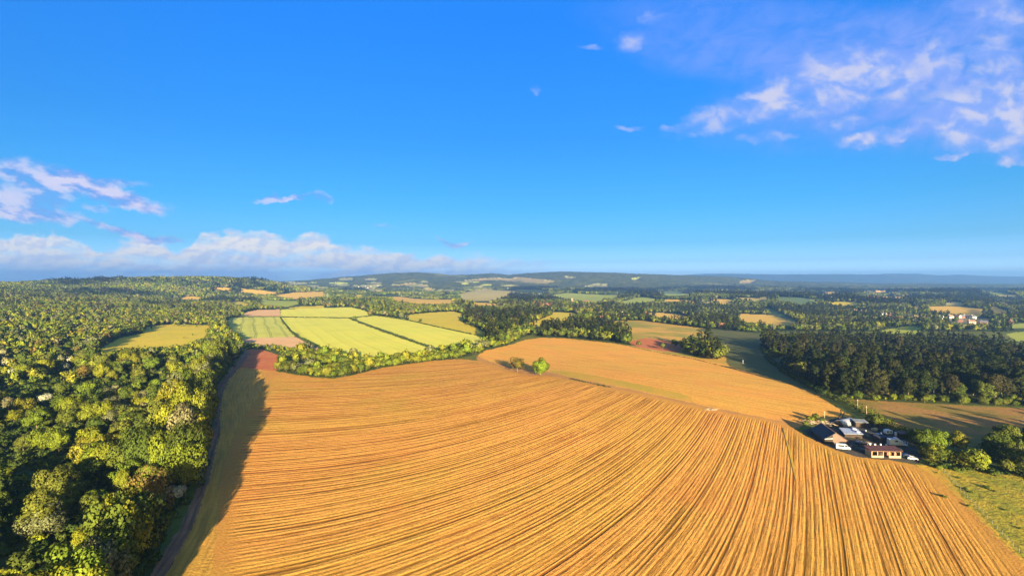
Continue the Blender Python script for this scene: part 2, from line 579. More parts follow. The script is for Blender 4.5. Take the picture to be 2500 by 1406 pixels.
def link(name, me, parent=None, loc=None):
    o = bpy.data.objects.new(name, me)
    COL.objects.link(o)
    if parent is not None:
        o.parent = parent
    if loc is not None:
        o.location = loc
    return o


def thing(name, loc, label, cat, rz=0.0, group=None):
    o = bpy.data.objects.new(name, None)
    o.empty_display_size = 0.5
    COL.objects.link(o)
    o.location = loc
    o.rotation_euler = (0, 0, rz)
    return tag(o, label, cat, group)


# ------------------------------------------------------------------ the survey of the fields (bearing, depression)
FIELD_F1 = [(250, 1900), (175, 1850), (340, 1530), (370, 1406), (455, 1300), (497, 1200), (518, 1120), (532, 1050), (536, 980), (548, 935), (578, 897), (600, 897), (672, 906), (760, 920), (815, 924), (870, 914), (930, 898), (1000, 888), (1060, 880),
            (1120, 876), (1165, 880), (1200, 888), (1250, 906), (1290, 916), (1340, 918), (1400, 928), (1480, 944), (1560, 960), (1640, 978), (1720, 997), (1800, 1012),
            (1870, 1024), (1910, 1032), (1935, 1043), (1990, 1076), (2045, 1099), (2090, 1114), (2180, 1124), (2235, 1134), (2285, 1165), (2345, 1218), (2420, 1295), (2500, 1378), (2640, 1520), (2900, 1900)]
TRACK_L = [(130, 1850), (225, 1675), (300, 1530), (365, 1406), (440, 1285), (482, 1190), (506, 1110), (519, 1050), (524, 990), (530, 950), (545, 920), (575, 885), (600, 856),
           (612, 858), (592, 890), (560, 925), (546, 955), (539, 990), (537, 1060), (521, 1130), (500, 1210), (460, 1310), (402, 1406), (345, 1530), (265, 1680), (175, 1850)]
HEAD_L = [(450, 1850), (175, 1850), (265, 1680), (345, 1530), (402, 1406), (460, 1310), (500, 1210), (521, 1130), (537, 1060), (539, 990), (546, 955), (560, 925), (590, 898), (640, 903), (652, 930), (636, 962), (600, 1012), (562, 1085), (541, 1150), (532, 1250), (516, 1406), (500, 1530), (480, 1680)]
FIELD_F2 = [(1165, 868), (1185, 856), (1240, 843), (1285, 829), (1320, 824), (1380, 826), (1450, 833), (1500, 838), (1540, 846), (1600, 857), (1650, 866), (1700, 875), (1760, 887), (1820, 903),
            (1880, 921), (1950, 946), (2000, 967), (2040, 992), (2072, 1012), (2092, 1026), (2050, 1024), (2010, 1034), (1960, 1032), (1915, 1028), (1870, 1020), (1800, 1006), (1720, 990), (1640, 972), (1560, 954), (1480, 938), (1400, 922), (1345, 908), (1290, 902), (1240, 893), (1200, 884)]
TRACK_R = [(1165, 880), (1165, 868), (1200, 884), (1240, 893), (1290, 902), (1345, 908), (1400, 922), (1480, 938), (1560, 954), (1640, 972), (1720, 990), (1800, 1006), (1870, 1020), (1915, 1028), (1960, 1032), (1950, 1046), (1935, 1043), (1910, 1032), (1870, 1024),
           (1800, 1012), (1720, 997), (1640, 978), (1560, 960), (1480, 944), (1400, 928), (1340, 918), (1290, 916), (1250, 906), (1200, 888)]
VERGE_R = [(1340, 903), (1400, 908), (1460, 918), (1520, 930), (1600, 946), (1660, 960), (1692, 972), (1690, 980), (1640, 971), (1560, 953), (1480, 937), (1400, 921), (1345, 908)]
YARD = [(1990, 1076), (1960, 1050), (1985, 1045), (2030, 1022), (2060, 1018), (2110, 1024), (2200, 1055), (2262, 1100), (2245, 1132), (2180, 1124), (2090, 1114), (2045, 1099)]
WHEEL1 = [(2051, 1000), (2054, 1000), (2055, 1008), (2051, 1016), (2043, 1025), (2040, 1025), (2048, 1015), (2052, 1008)]
WHEEL2 = [(2058, 1000), (2061, 1001), (2062, 1009), (2057, 1018), (2048, 1027), (2045, 1026), (2055, 1016), (2059, 1008)]
TRAM = [(1907, 1043), (1910.5, 1043), (1921, 1080), (1933, 1130), (1942, 1170), (1940, 1170), (1930, 1130), (1918, 1080)]
TRAM_G = [(1911, 1044), (1914, 1045), (1925, 1082), (1937, 1130), (1945, 1168), (1942, 1170), (1933, 1130), (1921, 1080)]
SECT = [  # name, label, material key, polygon
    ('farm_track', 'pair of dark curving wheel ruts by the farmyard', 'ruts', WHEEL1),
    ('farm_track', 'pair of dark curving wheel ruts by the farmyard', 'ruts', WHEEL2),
    ('farmyard', 'dark earth farmyard, darkened for shade, among sheds and parked vehicles', 'yard', YARD),
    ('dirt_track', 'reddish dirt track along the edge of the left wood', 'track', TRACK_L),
    ('grass_verge', 'dry grass headland between dirt track and stubble rows', 'verge', HEAD_L),
    ('grass_verge', 'strip of greenish grass beside the farm track', 'strip', VERGE_R),
    ('farm_track', 'pale earth track running between the two stubble fields to the farm', 'track2', TRACK_R),
    ('wheel_rut', 'dark straight tramline through the stubble left of the barn', 'ruts', TRAM),
    ('wheel_rut', 'weedy green edge of the straight tramline through the stubble', 'strip', TRAM_G),
    ('stubble_field', 'large golden stubble field with curving rows of straw', 'stubble', FIELD_F1),
    ('stubble_field', 'smooth orange stubble field beyond the two lone trees', 'smooth', FIELD_F2),
    ('ploughed_field', 'red ploughed corner between the left wood and the hedge', 'red', [(604, 853), (640, 853), (672, 864), (702, 872), (685, 885), (674, 907), (600, 899), (578, 899), (590, 880)]),
    ('bare_field', 'pink bare strip below the striped green field', 'pink', [(585, 828), (610, 826), (660, 824), (720, 822), (748, 836), (775, 850), (800, 862), (735, 856), (690, 848), (620, 845)]),
    ('bare_field', 'pink bare patch at the far corner of the green fields', 'pink', [(572, 772), (600, 762), (625, 757), (685, 755), (683, 772)]),
    ('crop_field', 'pale green crop field striped with tramlines', 'crop_striped', [(548, 786), (565, 775), (683, 773), (690, 788), (706, 808), (722, 822), (660, 824), (610, 826), (585, 828), (570, 812)]),
    ('crop_field', 'yellow green crop field along the far hedge', 'crop', [(686, 755), (790, 752), (855, 750), (880, 755), (915, 769), (850, 775), (760, 775), (684, 772)]),
    ('crop_field', 'wide yellow green crop field in the middle', 'crop', [(685, 774.5), (850, 777), (880, 790), (930, 809), (1000, 833), (1050, 850), (1082, 858), (1050, 864), (985, 872), (930, 880), (870, 878), (820, 868), (798, 858), (770, 840), (742, 824), (712, 806), (694, 788)]),
    ('crop_field', 'long yellow green crop field right of the grass strip', 'crop', [(855, 777), (915, 771), (960, 775), (1000, 783), (1080, 800), (1150, 815), (1182, 823), (1200, 832), (1175, 843), (1120, 853), (1088, 858), (1040, 840), (960, 812), (890, 788)]),
    ('meadow', 'golden green meadow in front of the central wood', 'meadow', [(968, 774), (1000, 768), (1050, 763), (1110, 760), (1128, 766), (1142, 786), (1172, 804), (1200, 818), (1188, 823), (1100, 803), (1000, 782)]),
    ('meadow', 'sloping meadow surrounded by the left wood', 'meadow', [(222, 864), (290, 826), (345, 814), (362, 797), (420, 792), (512, 794), (517, 815), (465, 842), (380, 852), (300, 857), (245, 868)]),
    ('meadow', 'small tan clearing up in the left wood', 'gold', [(418, 731), (440, 724), (470, 723), (500, 726), (495, 738), (470, 741), (440, 738)]),
    ('pasture', 'dark green end of the long field with the wood shade painted in', 'pasture', [(1705, 801), (1720, 802), (1800, 809), (1852, 814), (1868, 834), (1862, 855), (1880, 885), (1930, 920), (1985, 950), (2010, 964), (2000, 967), (1950, 946), (1880, 921), (1820, 903), (1776, 891), (1768, 862), (1748, 838), (1722, 815)]),
    ('pasture', 'long field of mixed grass and orange stubble left of the dark wood', 'mixed', [(1472, 790), (1500, 783), (1560, 782), (1640, 792), (1720, 802), (1800, 809), (1852, 814), (1868, 834), (1862, 855), (1880, 885), (1930, 920), (1985, 950), (2010, 964), (2000, 967), (1950, 946), (1880, 921), (1820, 903), (1760, 887), (1700, 875), (1650, 866), (1600, 857), (1540, 846), (1540, 815)]),
    ('pasture', 'rough pasture strip below the dark wood', 'rough', [(2058, 974), (2130, 977), (2250, 984), (2400, 992), (2500, 996), (2900, 1010), (2900, 1130), (2500, 1100), (2400, 1090), (2300, 1085), (2250, 1080), (2190, 1050), (2120, 1014)]),
    ('pasture', 'rough green pasture at the bottom right', 'rough2', [(2292, 1140), (2400, 1152), (2500, 1158), (2900, 1190), (2900, 1800), (2640, 1510), (2500, 1366), (2420, 1284), (2350, 1212)]),
]
for nm, lab, key, pts in [
    ('far_field', 'thin golden strip under the left wooded hill', 'gold', [(512, 701), (545, 702), (572, 706), (566, 709), (530, 707)]),
    ('far_field', 'golden field at the foot of the left wooded hill', 'gold', [(583, 704), (640, 709), (695, 715), (650, 719), (610, 717), (583, 712)]),
    ('far_field', 'tan field left of the pylon', 'gold', [(662, 723), (716, 714), (795, 712), (798, 723), (755, 728), (720, 730)]),
    ('far_field', 'bright green field left of the pylon', 'green', [(621, 733), (632, 728), (738, 735), (740, 740), (700, 749), (645, 745)]),
    ('far_field', 'yellow green patch behind the left trees', 'meadow', [(550, 733), (612, 737), (602, 748), (566, 742)]),
    ('far_field', 'narrow pale strip behind the far hedge of the crop fields', 'meadow', [(700, 752), (735, 748), (792, 746), (794, 752), (740, 755)]),
    ('far_field', 'small yellow paddock among far trees', 'meadow', [(858, 728), (874, 718), (890, 719), (888, 728)]),
    ('far_field', 'golden field behind the tree belt', 'gold', [(946, 725), (981, 724), (1010, 729), (1052, 731), (1112, 731), (1112, 740), (1052, 745), (1000, 740), (966, 735)]),
    ('far_field', 'large pale hillside field in front of the dark plantation', 'pale', [(1117, 719), (1153, 711), (1186, 705), (1210, 709), (1262, 712), (1252, 719), (1236, 726), (1200, 734), (1160, 735), (1119, 731)]),
    ('far_field', 'thin golden strip behind the central wood', 'gold', [(1143, 738), (1200, 740), (1228, 744), (1215, 749), (1160, 745)]),
    ('far_field', 'bright meadow beside the central wood', 'meadow', [(1283, 790), (1300, 784), (1322, 776), (1351, 762), (1402, 764), (1419, 774), (1407, 783), (1368, 791), (1343, 799), (1284, 797)]),
    ('far_field', 'green hillside behind the church', 'green', [(1345, 720), (1385, 715), (1434, 718), (1469, 722), (1478, 733), (1452, 740), (1418, 735), (1360, 730)]),
    ('far_field', 'green slope right of the church hill', 'green', [(1437, 715), (1469, 720), (1530, 720), (1504, 727), (1486, 731), (1462, 729)]),
    ('far_field', 'smooth green field right of the village', 'green', [(1508, 743), (1548, 727), (1570, 724), (1610, 731), (1575, 736), (1546, 740), (1519, 745)]),
    ('far_field', 'small green patch behind the red brick houses', 'green', [(1290, 718), (1334, 714), (1322, 721)]),
    ('far_field', 'wide golden field on the far valley side', 'goldfar', [(1130, 687), (1170, 683), (1220, 681), (1262, 680), (1308, 683), (1300, 688), (1230, 687), (1170, 688)]),
    ('far_field', 'pale patch right of the golden far field', 'goldfar', [(1272, 690), (1304, 683), (1330, 686), (1356, 689), (1330, 694)]),
    ('far_field', 'small pale clearing on the far wooded ridge', 'palefar', [(1378, 677), (1402, 677), (1406, 681), (1381, 680)]),
    ('far_field', 'pale green clearing beyond the plantation', 'palefar', [(1425, 702), (1450, 694), (1484, 696), (1490, 701), (1460, 704)]),
    ('far_field', 'faint clearing high on the far ridge', 'green', [(1540, 684), (1560, 679), (1568, 678), (1552, 686)]),
    ('far_field', 'golden strip behind the long hedgerow', 'gold', [(1562, 766), (1600, 763), (1650, 766), (1690, 775), (1659, 784), (1600, 775)]),
    ('far_field', 'golden field left of the wooded valley', 'gold', [(1802, 776), (1810, 766), (1886, 769), (1902, 773), (1950, 790), (1902, 796), (1852, 788), (1818, 787)]),
    ('far_field', 'shade-painted green strip running down beside the golden field', 'dull', [(1860, 748), (1886, 755), (1955, 788), (1940, 788), (1889, 769)]),
    ('far_field', 'small golden field behind dark trees', 'gold', [(1744, 730), (1775, 731), (1800, 737), (1768, 746)]),
    ('far_field', 'tiny golden patch behind the plantation edge', 'gold', [(1662, 731), (1694, 736), (1690, 744)]),
    ('far_field', 'long pale green field among the right woods', 'pale', [(1753, 722), (1781, 725), (1849, 728), (1881, 722), (1878, 735), (1849, 734), (1800, 732)]),
    ('far_field', 'green field with painted shade among the right woods', 'dull', [(1883, 724), (1911, 725), (1958, 726), (1990, 738), (1958, 747), (1902, 734)]),
    ('far_field', 'distant tan field on the right skyline woods', 'goldfar', [(1808, 687), (1847, 686), (1836, 694), (1806, 693)]),
    ('far_field', 'thin green strip above the plantation', 'dull', [(1598, 711), (1672, 712), (1664, 718), (1598, 716)]),
    ('far_field', 'golden field right of the far houses', 'gold', [(2268, 748), (2340, 747), (2403, 755), (2398, 770), (2340, 767), (2296, 763), (2268, 760)]),
    ('far_field', 'tan upper field above the golden field', 'pale', [(2274, 745), (2328, 737), (2360, 739), (2358, 746)]),
    ('far_field', 'golden wedge at the right', 'gold', [(2416, 745), (2470, 764), (2440, 768), (2418, 760)]),
    ('far_field', 'small golden patch left of the tall dark tree', 'gold', [(2214, 740), (2252, 743), (2248, 754), (2234, 752)]),
    ('far_field', 'yellow strip above the far houses', 'meadow', [(2024, 737), (2090, 737), (2112, 746), (2096, 750), (2028, 743)]),
    ('far_field', 'green meadow behind the dark wood', 'green', [(2152, 806), (2216, 796), (2250, 798), (2242, 814), (2190, 813), (2162, 815)]),
    ('far_field', 'bright green paddock at the right edge', 'green', [(2436, 794), (2500, 789), (2700, 790), (2700, 802), (2460, 801)]),
    ('far_field', 'lower green paddock at the right edge', 'green', [(2455, 815), (2500, 809), (2700, 812), (2700, 838), (2480, 832)]),
    ('far_field', 'pinkish open ground by the far right houses', 'pinkish', [(2288, 779), (2350, 777), (2412, 778), (2444, 788), (2380, 794), (2320, 786)]),
    ('far_field', 'pale fields in the hazy valley', 'palefar', [(870, 700), (900, 698), (930, 697), (934, 700), (900, 703), (872, 704)]),
    ('far_field', 'pale strip in the hazy valley', 'palefar', [(826, 682), (860, 681), (862, 685), (830, 686)]),
    ('far_field', 'faint strip in the hazy valley beside the wooded spur', 'palefar', [(694, 691), (722, 690), (720, 693), (700, 694)]),
    ('far_field', 'long faint strip in the hazy valley', 'palefar', [(890, 682), (922, 682), (920, 685), (892, 685)]),
    ('far_field', 'hazy golden strip in the valley', 'goldfar', [(968, 697), (1010, 692), (1016, 694), (976, 700)]),
    ('ploughed_field', 'dark red ploughed patch beside the round copse', 'red', [(1537, 834), (1576, 825), (1668, 836), (1660, 862), (1604, 855), (1545, 845)]),
]:
    SECT.insert(0, (nm, lab, key, pts)) if key == 'red' else SECT.append((nm, lab, key, pts))
SECT.append(('grass_verge', 'tan grass strip along the lower right edge of the stubble', 'strip', [(2236, 1133), (2294, 1138), (2354, 1206), (2426, 1280), (2504, 1362), (2642, 1506), (2644, 1524), (2500, 1382), (2420, 1298), (2345, 1221), (2283, 1168)]))
_r = random.Random(21)
for _ in range(34):      # the small fields scattered through the hazy valley
    fx_, fy_ = _r.uniform(690, 1250), _r.uniform(690, 712)
    w_, h_ = _r.uniform(8, 26), _r.uniform(1.2, 2.6)
    SECT.append(('far_field', 'scattered small fields in the hazy valley', _r.choice(['palefar', 'palefar', 'goldfar', 'green']), [(fx_ - w_, fy_), (fx_ - w_ * .3, fy_ - h_), (fx_ + w_, fy_ - h_ * .7), (fx_ + w_ * .8, fy_ + h_ * .6), (fx_, fy_ + h_)]))
for _ in range(16):      # and among the woods on the right
    fx_, fy_ = _r.uniform(1480, 2480), _r.uniform(714, 742)
    w_, h_ = _r.uniform(22, 60), _r.uniform(2.0, 4.0)
    SECT.append(('far_field', 'scattered small fields among the right woods', _r.choice(['green', 'pale', 'green', 'gold']), [(fx_ - w_, fy_), (fx_ - w_ * .3, fy_ - h_), (fx_ + w_, fy_ - h_ * .7), (fx_ + w_ * .8, fy_ + h_ * .6), (fx_, fy_ + h_)]))
SPOLY = [ground_poly(s[3]) for s in SECT]

WOODS = {  # tree-covered ground nearer than the general woodland: outline of the tree feet
    'right': [(1862, 846), (1900, 836), (2000, 836), (2130, 838), (2260, 836), (2350, 842), (2450, 852), (2500, 866), (2900, 880), (2900, 990), (2500, 980), (2300, 976), (2200, 974), (2070, 972), (2015, 962), (1990, 945), (1940, 915), (1890, 880)],
    'centre': [(1130, 786), (1140, 771), (1180, 766), (1250, 770), (1330, 768), (1350, 764), (1340, 775), (1292, 790), (1284, 797), (1330, 800), (1300, 815), (1270, 826), (1230, 840), (1200, 845), (1190, 825), (1175, 805), (1150, 795)],
    'copse': [(1300, 820), (1340, 806), (1380, 799), (1430, 792), (1470, 792), (1500, 800), (1532, 815), (1538, 842), (1500, 837), (1450, 832), (1380, 825), (1320, 823)],
    'round': [(1667, 852), (1700, 843), (1745, 848), (1768, 866), (1772, 886), (1720, 876), (1670, 865)],
    'hedge': [(674, 905), (680, 888), (700, 872), (720, 868), (735, 858), (800, 864), (870, 880), (930, 882), (1000, 876), (1050, 866), (1090, 859), (1130, 852), (1175, 843), (1215, 832), (1250, 830), (1270, 828), (1240, 842), (1180, 856), (1150, 868), (1100, 876), (1060, 879), (1000, 887), (930, 897), (870, 913), (815, 922), (760, 918)],
    'hedge_low': [(600, 852), (612, 842), (690, 848), (735, 857), (728, 866), (700, 870), (670, 862), (640, 852)],
    'row': [(1470, 788), (1500, 780), (1560, 778), (1640, 786), (1720, 796), (1800, 803), (1860, 808), (1856, 814), (1800, 809), (1720, 802), (1640, 792), (1560, 783), (1500, 784)],
    'belt': [(915, 769), (940, 760), (1000, 755), (1110, 752), (1140, 758), (1128, 766), (1110, 760), (1050, 763), (1000, 768), (960, 775)],
    'scrub': [(2050, 968), (2070, 972), (2200, 974), (2300, 976), (2500, 980), (2700, 985), (2700, 999), (2500, 993), (2250, 983), (2130, 978), (2058, 974)],
    'shade': [(2420, 1120), (2440, 1080), (2520, 1070), (2700, 1080), (2700, 1170), (2500, 1158), (2420, 1152)],
}
WPOLY = {k: ground_poly(v) for k, v in WOODS.items()}
TRACKLINE = ground_poly([(150, 1850), (240, 1680), (322, 1515), (380, 1406), (450, 1297), (491, 1200), (513, 1120), (528, 1050), (531, 980), (538, 945), (560, 915), (600, 857)])

# ------------------------------------------------------------------ materials of the ground
stubble_mat()
ground_mat('smooth', (0.74, 0.335, 0.055), (0.66, 0.35, 0.055), (0.30, 0.13, 0.02), 0.02, 0.7, 0.4, mott=0.75)
ground_mat('red', (0.44, 0.125, 0.045), (0.50, 0.17, 0.055), (0.24, 0.07, 0.03), 0.08, 0.7, 0.3)
ground_mat('pink', (0.68, 0.40, 0.18), (0.62, 0.36, 0.16), (0.4, 0.2, 0.1), 0.03, 0.5, 0.1)
ground_mat('pinkish', (0.26, 0.19, 0.09), (0.22, 0.18, 0.07), (0.16, 0.16, 0.05), 0.03, 0.2, 0.1)
crop_mat('crop_striped', (0.50, 0.49, 0.085), (0.54, 0.50, 0.085), (0.22, 0.24, 0.045), 0.8)
crop_mat('crop', (0.62, 0.58, 0.075), (0.66, 0.58, 0.078), (0.42, 0.42, 0.06), 0.16)
ground_mat('meadow', (0.60, 0.43, 0.034), (0.50, 0.40, 0.034), (0.22, 0.20, 0.022), 0.02, 0.3, 0.25, mott=0.5)
ground_mat('gold', (0.64, 0.38, 0.06), (0.60, 0.38, 0.06), (0.44, 0.28, 0.045), 0.008, 0.15, 0.15)
ground_mat('goldfar', (0.34, 0.24, 0.07), (0.30, 0.24, 0.07), (0.2, 0.18, 0.05), 0.008, 0.05, 0.1)
ground_mat('palefar', (0.26, 0.24, 0.09), (0.22, 0.21, 0.07), (0.16, 0.17, 0.05), 0.008, 0.05, 0.1)
ground_mat('pale', (0.45, 0.36, 0.11), (0.40, 0.31, 0.08), (0.30, 0.26, 0.06), 0.01, 0.15, 0.1)
ground_mat('green', (0.29, 0.33, 0.04), (0.36, 0.36, 0.045), (0.20, 0.23, 0.03), 0.01, 0.15, 0.15)
ground_mat('dull', (0.10, 0.15, 0.05), (0.13, 0.17, 0.055), (0.08, 0.1, 0.035), 0.01, 0.15, 0.15)  # darker green that holds the painted shade of the shaded far fields
ground_mat('mixed', (0.24, 0.22, 0.03), (0.56, 0.30, 0.055), (0.15, 0.15, 0.022), 0.016, 0.4, 0.2, mott=0.5)
ground_mat('pasture', (0.085, 0.095, 0.024), (0.12, 0.11, 0.03), (0.05, 0.06, 0.016), 0.02, 0.4, 0.3)  # grass darkened to stand in for the shadow of the wood
ground_mat('rough', (0.34, 0.175, 0.05), (0.22, 0.16, 0.03), (0.10, 0.085, 0.02), 0.045, 0.6, 0.4, mott=0.6)
ground_mat('rough2', (0.38, 0.27, 0.03), (0.22, 0.21, 0.024), (0.07, 0.075, 0.012), 0.06, 0.45, 0.8, mott=0.95)
ground_mat('strip', (0.44, 0.29, 0.035), (0.54, 0.29, 0.04), (0.22, 0.18, 0.022), 0.04, 0.6, 0.3)
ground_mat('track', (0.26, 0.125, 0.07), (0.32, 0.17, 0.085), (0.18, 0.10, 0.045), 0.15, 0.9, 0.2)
ground_mat('track2', (0.48, 0.23, 0.06), (0.40, 0.19, 0.055), (0.26, 0.13, 0.035), 0.06, 0.7, 0.2)
ground_mat('verge', (0.62, 0.31, 0.05), (0.52, 0.28, 0.042), (0.24, 0.14, 0.03), 0.07, 0.6, 0.3)
ground_mat('yard', (0.045, 0.038, 0.025), (0.09, 0.08, 0.065), (0.025, 0.025, 0.015), 0.09, 0.8, 0.2)  # dark earth, darkened further to stand in for the yard's shade
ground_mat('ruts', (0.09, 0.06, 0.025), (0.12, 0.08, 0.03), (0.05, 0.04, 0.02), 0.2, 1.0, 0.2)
ground_mat('grass', (0.085, 0.105, 0.018), (0.14, 0.14, 0.022), (0.05, 0.07, 0.012), 0.03, 0.4, 0.4, mott=0.6)
ground_mat('forest floor', (0.045, 0.062, 0.014), (0.065, 0.078, 0.016), (0.03, 0.045, 0.01), 0.05, 0.4, 0.6, mott=0.6)


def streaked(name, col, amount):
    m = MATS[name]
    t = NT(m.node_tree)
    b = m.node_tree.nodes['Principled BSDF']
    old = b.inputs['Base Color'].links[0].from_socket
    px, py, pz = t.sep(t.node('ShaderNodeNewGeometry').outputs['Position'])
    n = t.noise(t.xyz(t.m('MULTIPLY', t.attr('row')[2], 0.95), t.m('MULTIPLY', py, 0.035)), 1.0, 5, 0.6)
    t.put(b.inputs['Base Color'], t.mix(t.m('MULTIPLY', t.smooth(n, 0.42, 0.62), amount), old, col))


def faint_rows(name, col, amount):
    m = MATS[name]
    t = NT(m.node_tree)
    b = m.node_tree.nodes['Principled BSDF']
    old = b.inputs['Base Color'].links[0].from_socket
    px, py, pz = t.sep(t.node('ShaderNodeNewGeometry').outputs['Position'])
    across = t.m('ADD', t.m('MULTIPLY', px, 0.68), t.m('MULTIPLY', py, 0.73))
    along = t.m('SUBTRACT', t.m('MULTIPLY', px, 0.73), t.m('MULTIPLY', py, 0.68))
    n = t.noise(t.xyz(t.m('MULTIPLY', across, 0.32), t.m('MULTIPLY', along, 0.02)), 1.0, 4, 0.65)
    c = t.mix(t.m('MULTIPLY', t.smooth(n, 0.45, 0.68), amount), old, col)
    p = t.noise(t.xyz(px, py), 0.022, 6, 0.7, 0.6)
    c = t.mix(t.m('MULTIPLY', t.smooth(p, 0.52, 0.66), 0.45), c, (0.62, 0.24, 0.06))
    d = t.noise(t.xyz(t.m('MULTIPLY', across, 0.5), t.m('MULTIPLY', along, 0.25), 3.0), 1.0, 3, 0.6)
    c = t.mix(t.m('MULTIPLY', t.smooth(d, 0.66, 0.74), 0.6), c, (0.22, 0.10, 0.02))
    t.put(b.inputs['Base Color'], c)


faint_rows('smooth', (0.40, 0.19, 0.035), 0.6)
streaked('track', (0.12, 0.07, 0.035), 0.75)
streaked('verge', (0.28, 0.15, 0.03), 0.6)


def hills_mat():
    m = bpy.data.materials.new('far wooded hills')
    m.use_nodes = True
    t = NT(m.node_tree)
    b = m.node_tree.nodes['Principled BSDF']
    b.inputs['Roughness'].default_value = 1.0
    b.inputs['Specular IOR Level'].default_value = 0.0
    pos = t.node('ShaderNodeNewGeometry').outputs['Position']
    n0 = t.noise(pos, 0.0016, 5, 0.6, 0.5)
    n1 = t.noise(pos, 0.012, 6, 0.75)
    n2 = t.noise(pos, 0.045, 4, 0.7)
    c = t.mix(t.smooth(n1, 0.35, 0.65), (0.022, 0.038, 0.010), (0.13, 0.13, 0.024))
    c = t.mix(t.m('MULTIPLY', t.smooth(n2, 0.4, 0.75), 0.6), c, (0.14, 0.13, 0.024))
    c = t.mix(t.m('MULTIPLY', t.smooth(n0, 0.60, 0.63), 0.55), c, (0.24, 0.23, 0.06))
    t.put(b.inputs['Base Color'], c)
    bn = t.node('ShaderNodeBump')
    bn.inputs['Distance'].default_value = 14.0
    t.put(bn.inputs['Height'], t.m('ADD', n2, n1))
    t.put(b.inputs['Normal'], bn.outputs[0])
    MATS['hills'] = m


hills_mat()

# ------------------------------------------------------------------ the ground: one sheet, divided along the field edges
ROW_X = np.array([-400, -250, -130, -80, -46, 0, 60, 100, 400], float)
ROW_T = np.tan(np.radians([4, 5, 7, 14, 31, 44, 56, 61, 61]))
_gx = np.linspace(-400, 400, 1601)
_gt = np.interp(_gx, ROW_X, ROW_T)
for _ in range(3):
    _gt = np.convolve(np.pad(_gt, 20, mode='edge'), np.ones(41) / 41, 'valid')
_gy = np.concatenate([[0], np.cumsum((_gt[1:] + _gt[:-1]) / 2 * np.diff(_gx))])


def row_coord(X, Y):
    return (Y - np.interp(X, _gx, _gy)) / 4.4


S = np.linspace(-1.32, 1.32, 1450)
inv = 1.0 / np.linspace(1 / 118.0, 1 / 1500.0, 640)
YS = np.concatenate([np.linspace(-20, 112, 24), inv, np.geomspace(1515, 15600, 230)])
YY, SS = np.meshgrid(YS, S, indexing='ij')
XX = SS * (YY + 40)
ZZ = H(XX, YY)
nr, nc = XX.shape
fx = (XX[:-1, :-1] + XX[1:, 1:]) / 2
fy = (YY[:-1, :-1] + YY[1:, 1:]) / 2
jx = (vnoise(fx, fy, 3.0, 1) - 0.5) * 2.0 * np.clip(fy / 400, 0.4, 3)
jy = (vnoise(fx, fy, 3.0, 2) - 0.5) * 2.0 * np.clip(fy / 300, 0.4, 4)
lab = np.full(fx.shape, -1, int)
for i, p in enumerate(SPOLY):
    small = SECT[i][2] == 'ruts' or SECT[i][3] is TRAM_G
    hit = inside(p, fx if small else fx + jx, fy if small else fy + jy) & (lab < 0)
    lab[hit] = i
dl = -(fx + 30 + 0.5 * fy) / 1.118
floor_m = (lab < 0) & (((dl > -3) & (fy < 2600)) | (fy > 900))
for p in WPOLY.values():
    floor_m |= (lab < 0) & inside(p, fx, fy)
NS = len(SECT)
lab[(lab < 0) & (fy > 3600)] = NS + 2
lab[(lab < 0) & floor_m] = NS + 1
lab[lab < 0] = NS
# canopy roughness of the far wooded hills
far = np.zeros(XX.shape)
lf = np.zeros(XX.shape, bool)
lf[:-1, :-1] = lab == NS + 2
farv = sst(YY, 3600, 4200) * lf
ZZ = ZZ + farv * (4 + 9 * vnoise(XX, YY, 28.0, 4) + 7 * vnoise(XX, YY, 90.0, 6) * np.clip(YY / 6000, 0.5, 2))

allv = np.stack([XX.ravel(), YY.ravel(), ZZ.ravel()], 1)
ii = np.arange(nr * nc).reshape(nr, nc)
quads = np.stack([ii[:-1, :-1], ii[:-1, 1:], ii[1:, 1:], ii[1:, :-1]], -1).reshape(-1, 4)
flab = lab.ravel()
extra = [('grassland', 'green grass margins between the fields', 'grass'), ('ground', 'dark woodland floor under the trees', 'forest floor'), ('hills', 'hazy wooded hills along the horizon', 'hills')]
for i in range(NS + 3):
    q = quads[flab == i]
    if len(q) == 0:
        continue
    used, invx = np.unique(q, return_inverse=True)
    V = allv[used]
    q = invx.reshape(-1, 4)
    if i < NS:
        nm, lb, key = SECT[i][:3]
    else:
        nm, lb, key = extra[i - NS]
    attrs = {}
    if key == 'stubble':
        attrs['row'] = row_coord(V[:, 0], V[:, 1])
        dd = dist_to(SPOLY[i], V[:, 0], V[:, 1], True)
        dh = dist_to(ground_poly(HEAD_L), V[:, 0], V[:, 1], True)
        attrs['rowed'] = sst(np.minimum(dd, dh), 1.0, 9.0)
    elif key in ('track', 'verge'):
        attrs['row'] = V[:, 0] - np.interp(V[:, 1], TRACKLINE[:, 1], TRACKLINE[:, 0])
    elif key.startswith('crop'):
        attrs['row'] = V[:, 0] + 0.52 * V[:, 1]
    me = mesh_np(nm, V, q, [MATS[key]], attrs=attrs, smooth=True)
    o = link(nm, me)
    tag(o, lb, nm.replace('_', ' '), kind='structure')
del allv, quads, XX, YY, ZZ, SS, fx, fy, jx, jy


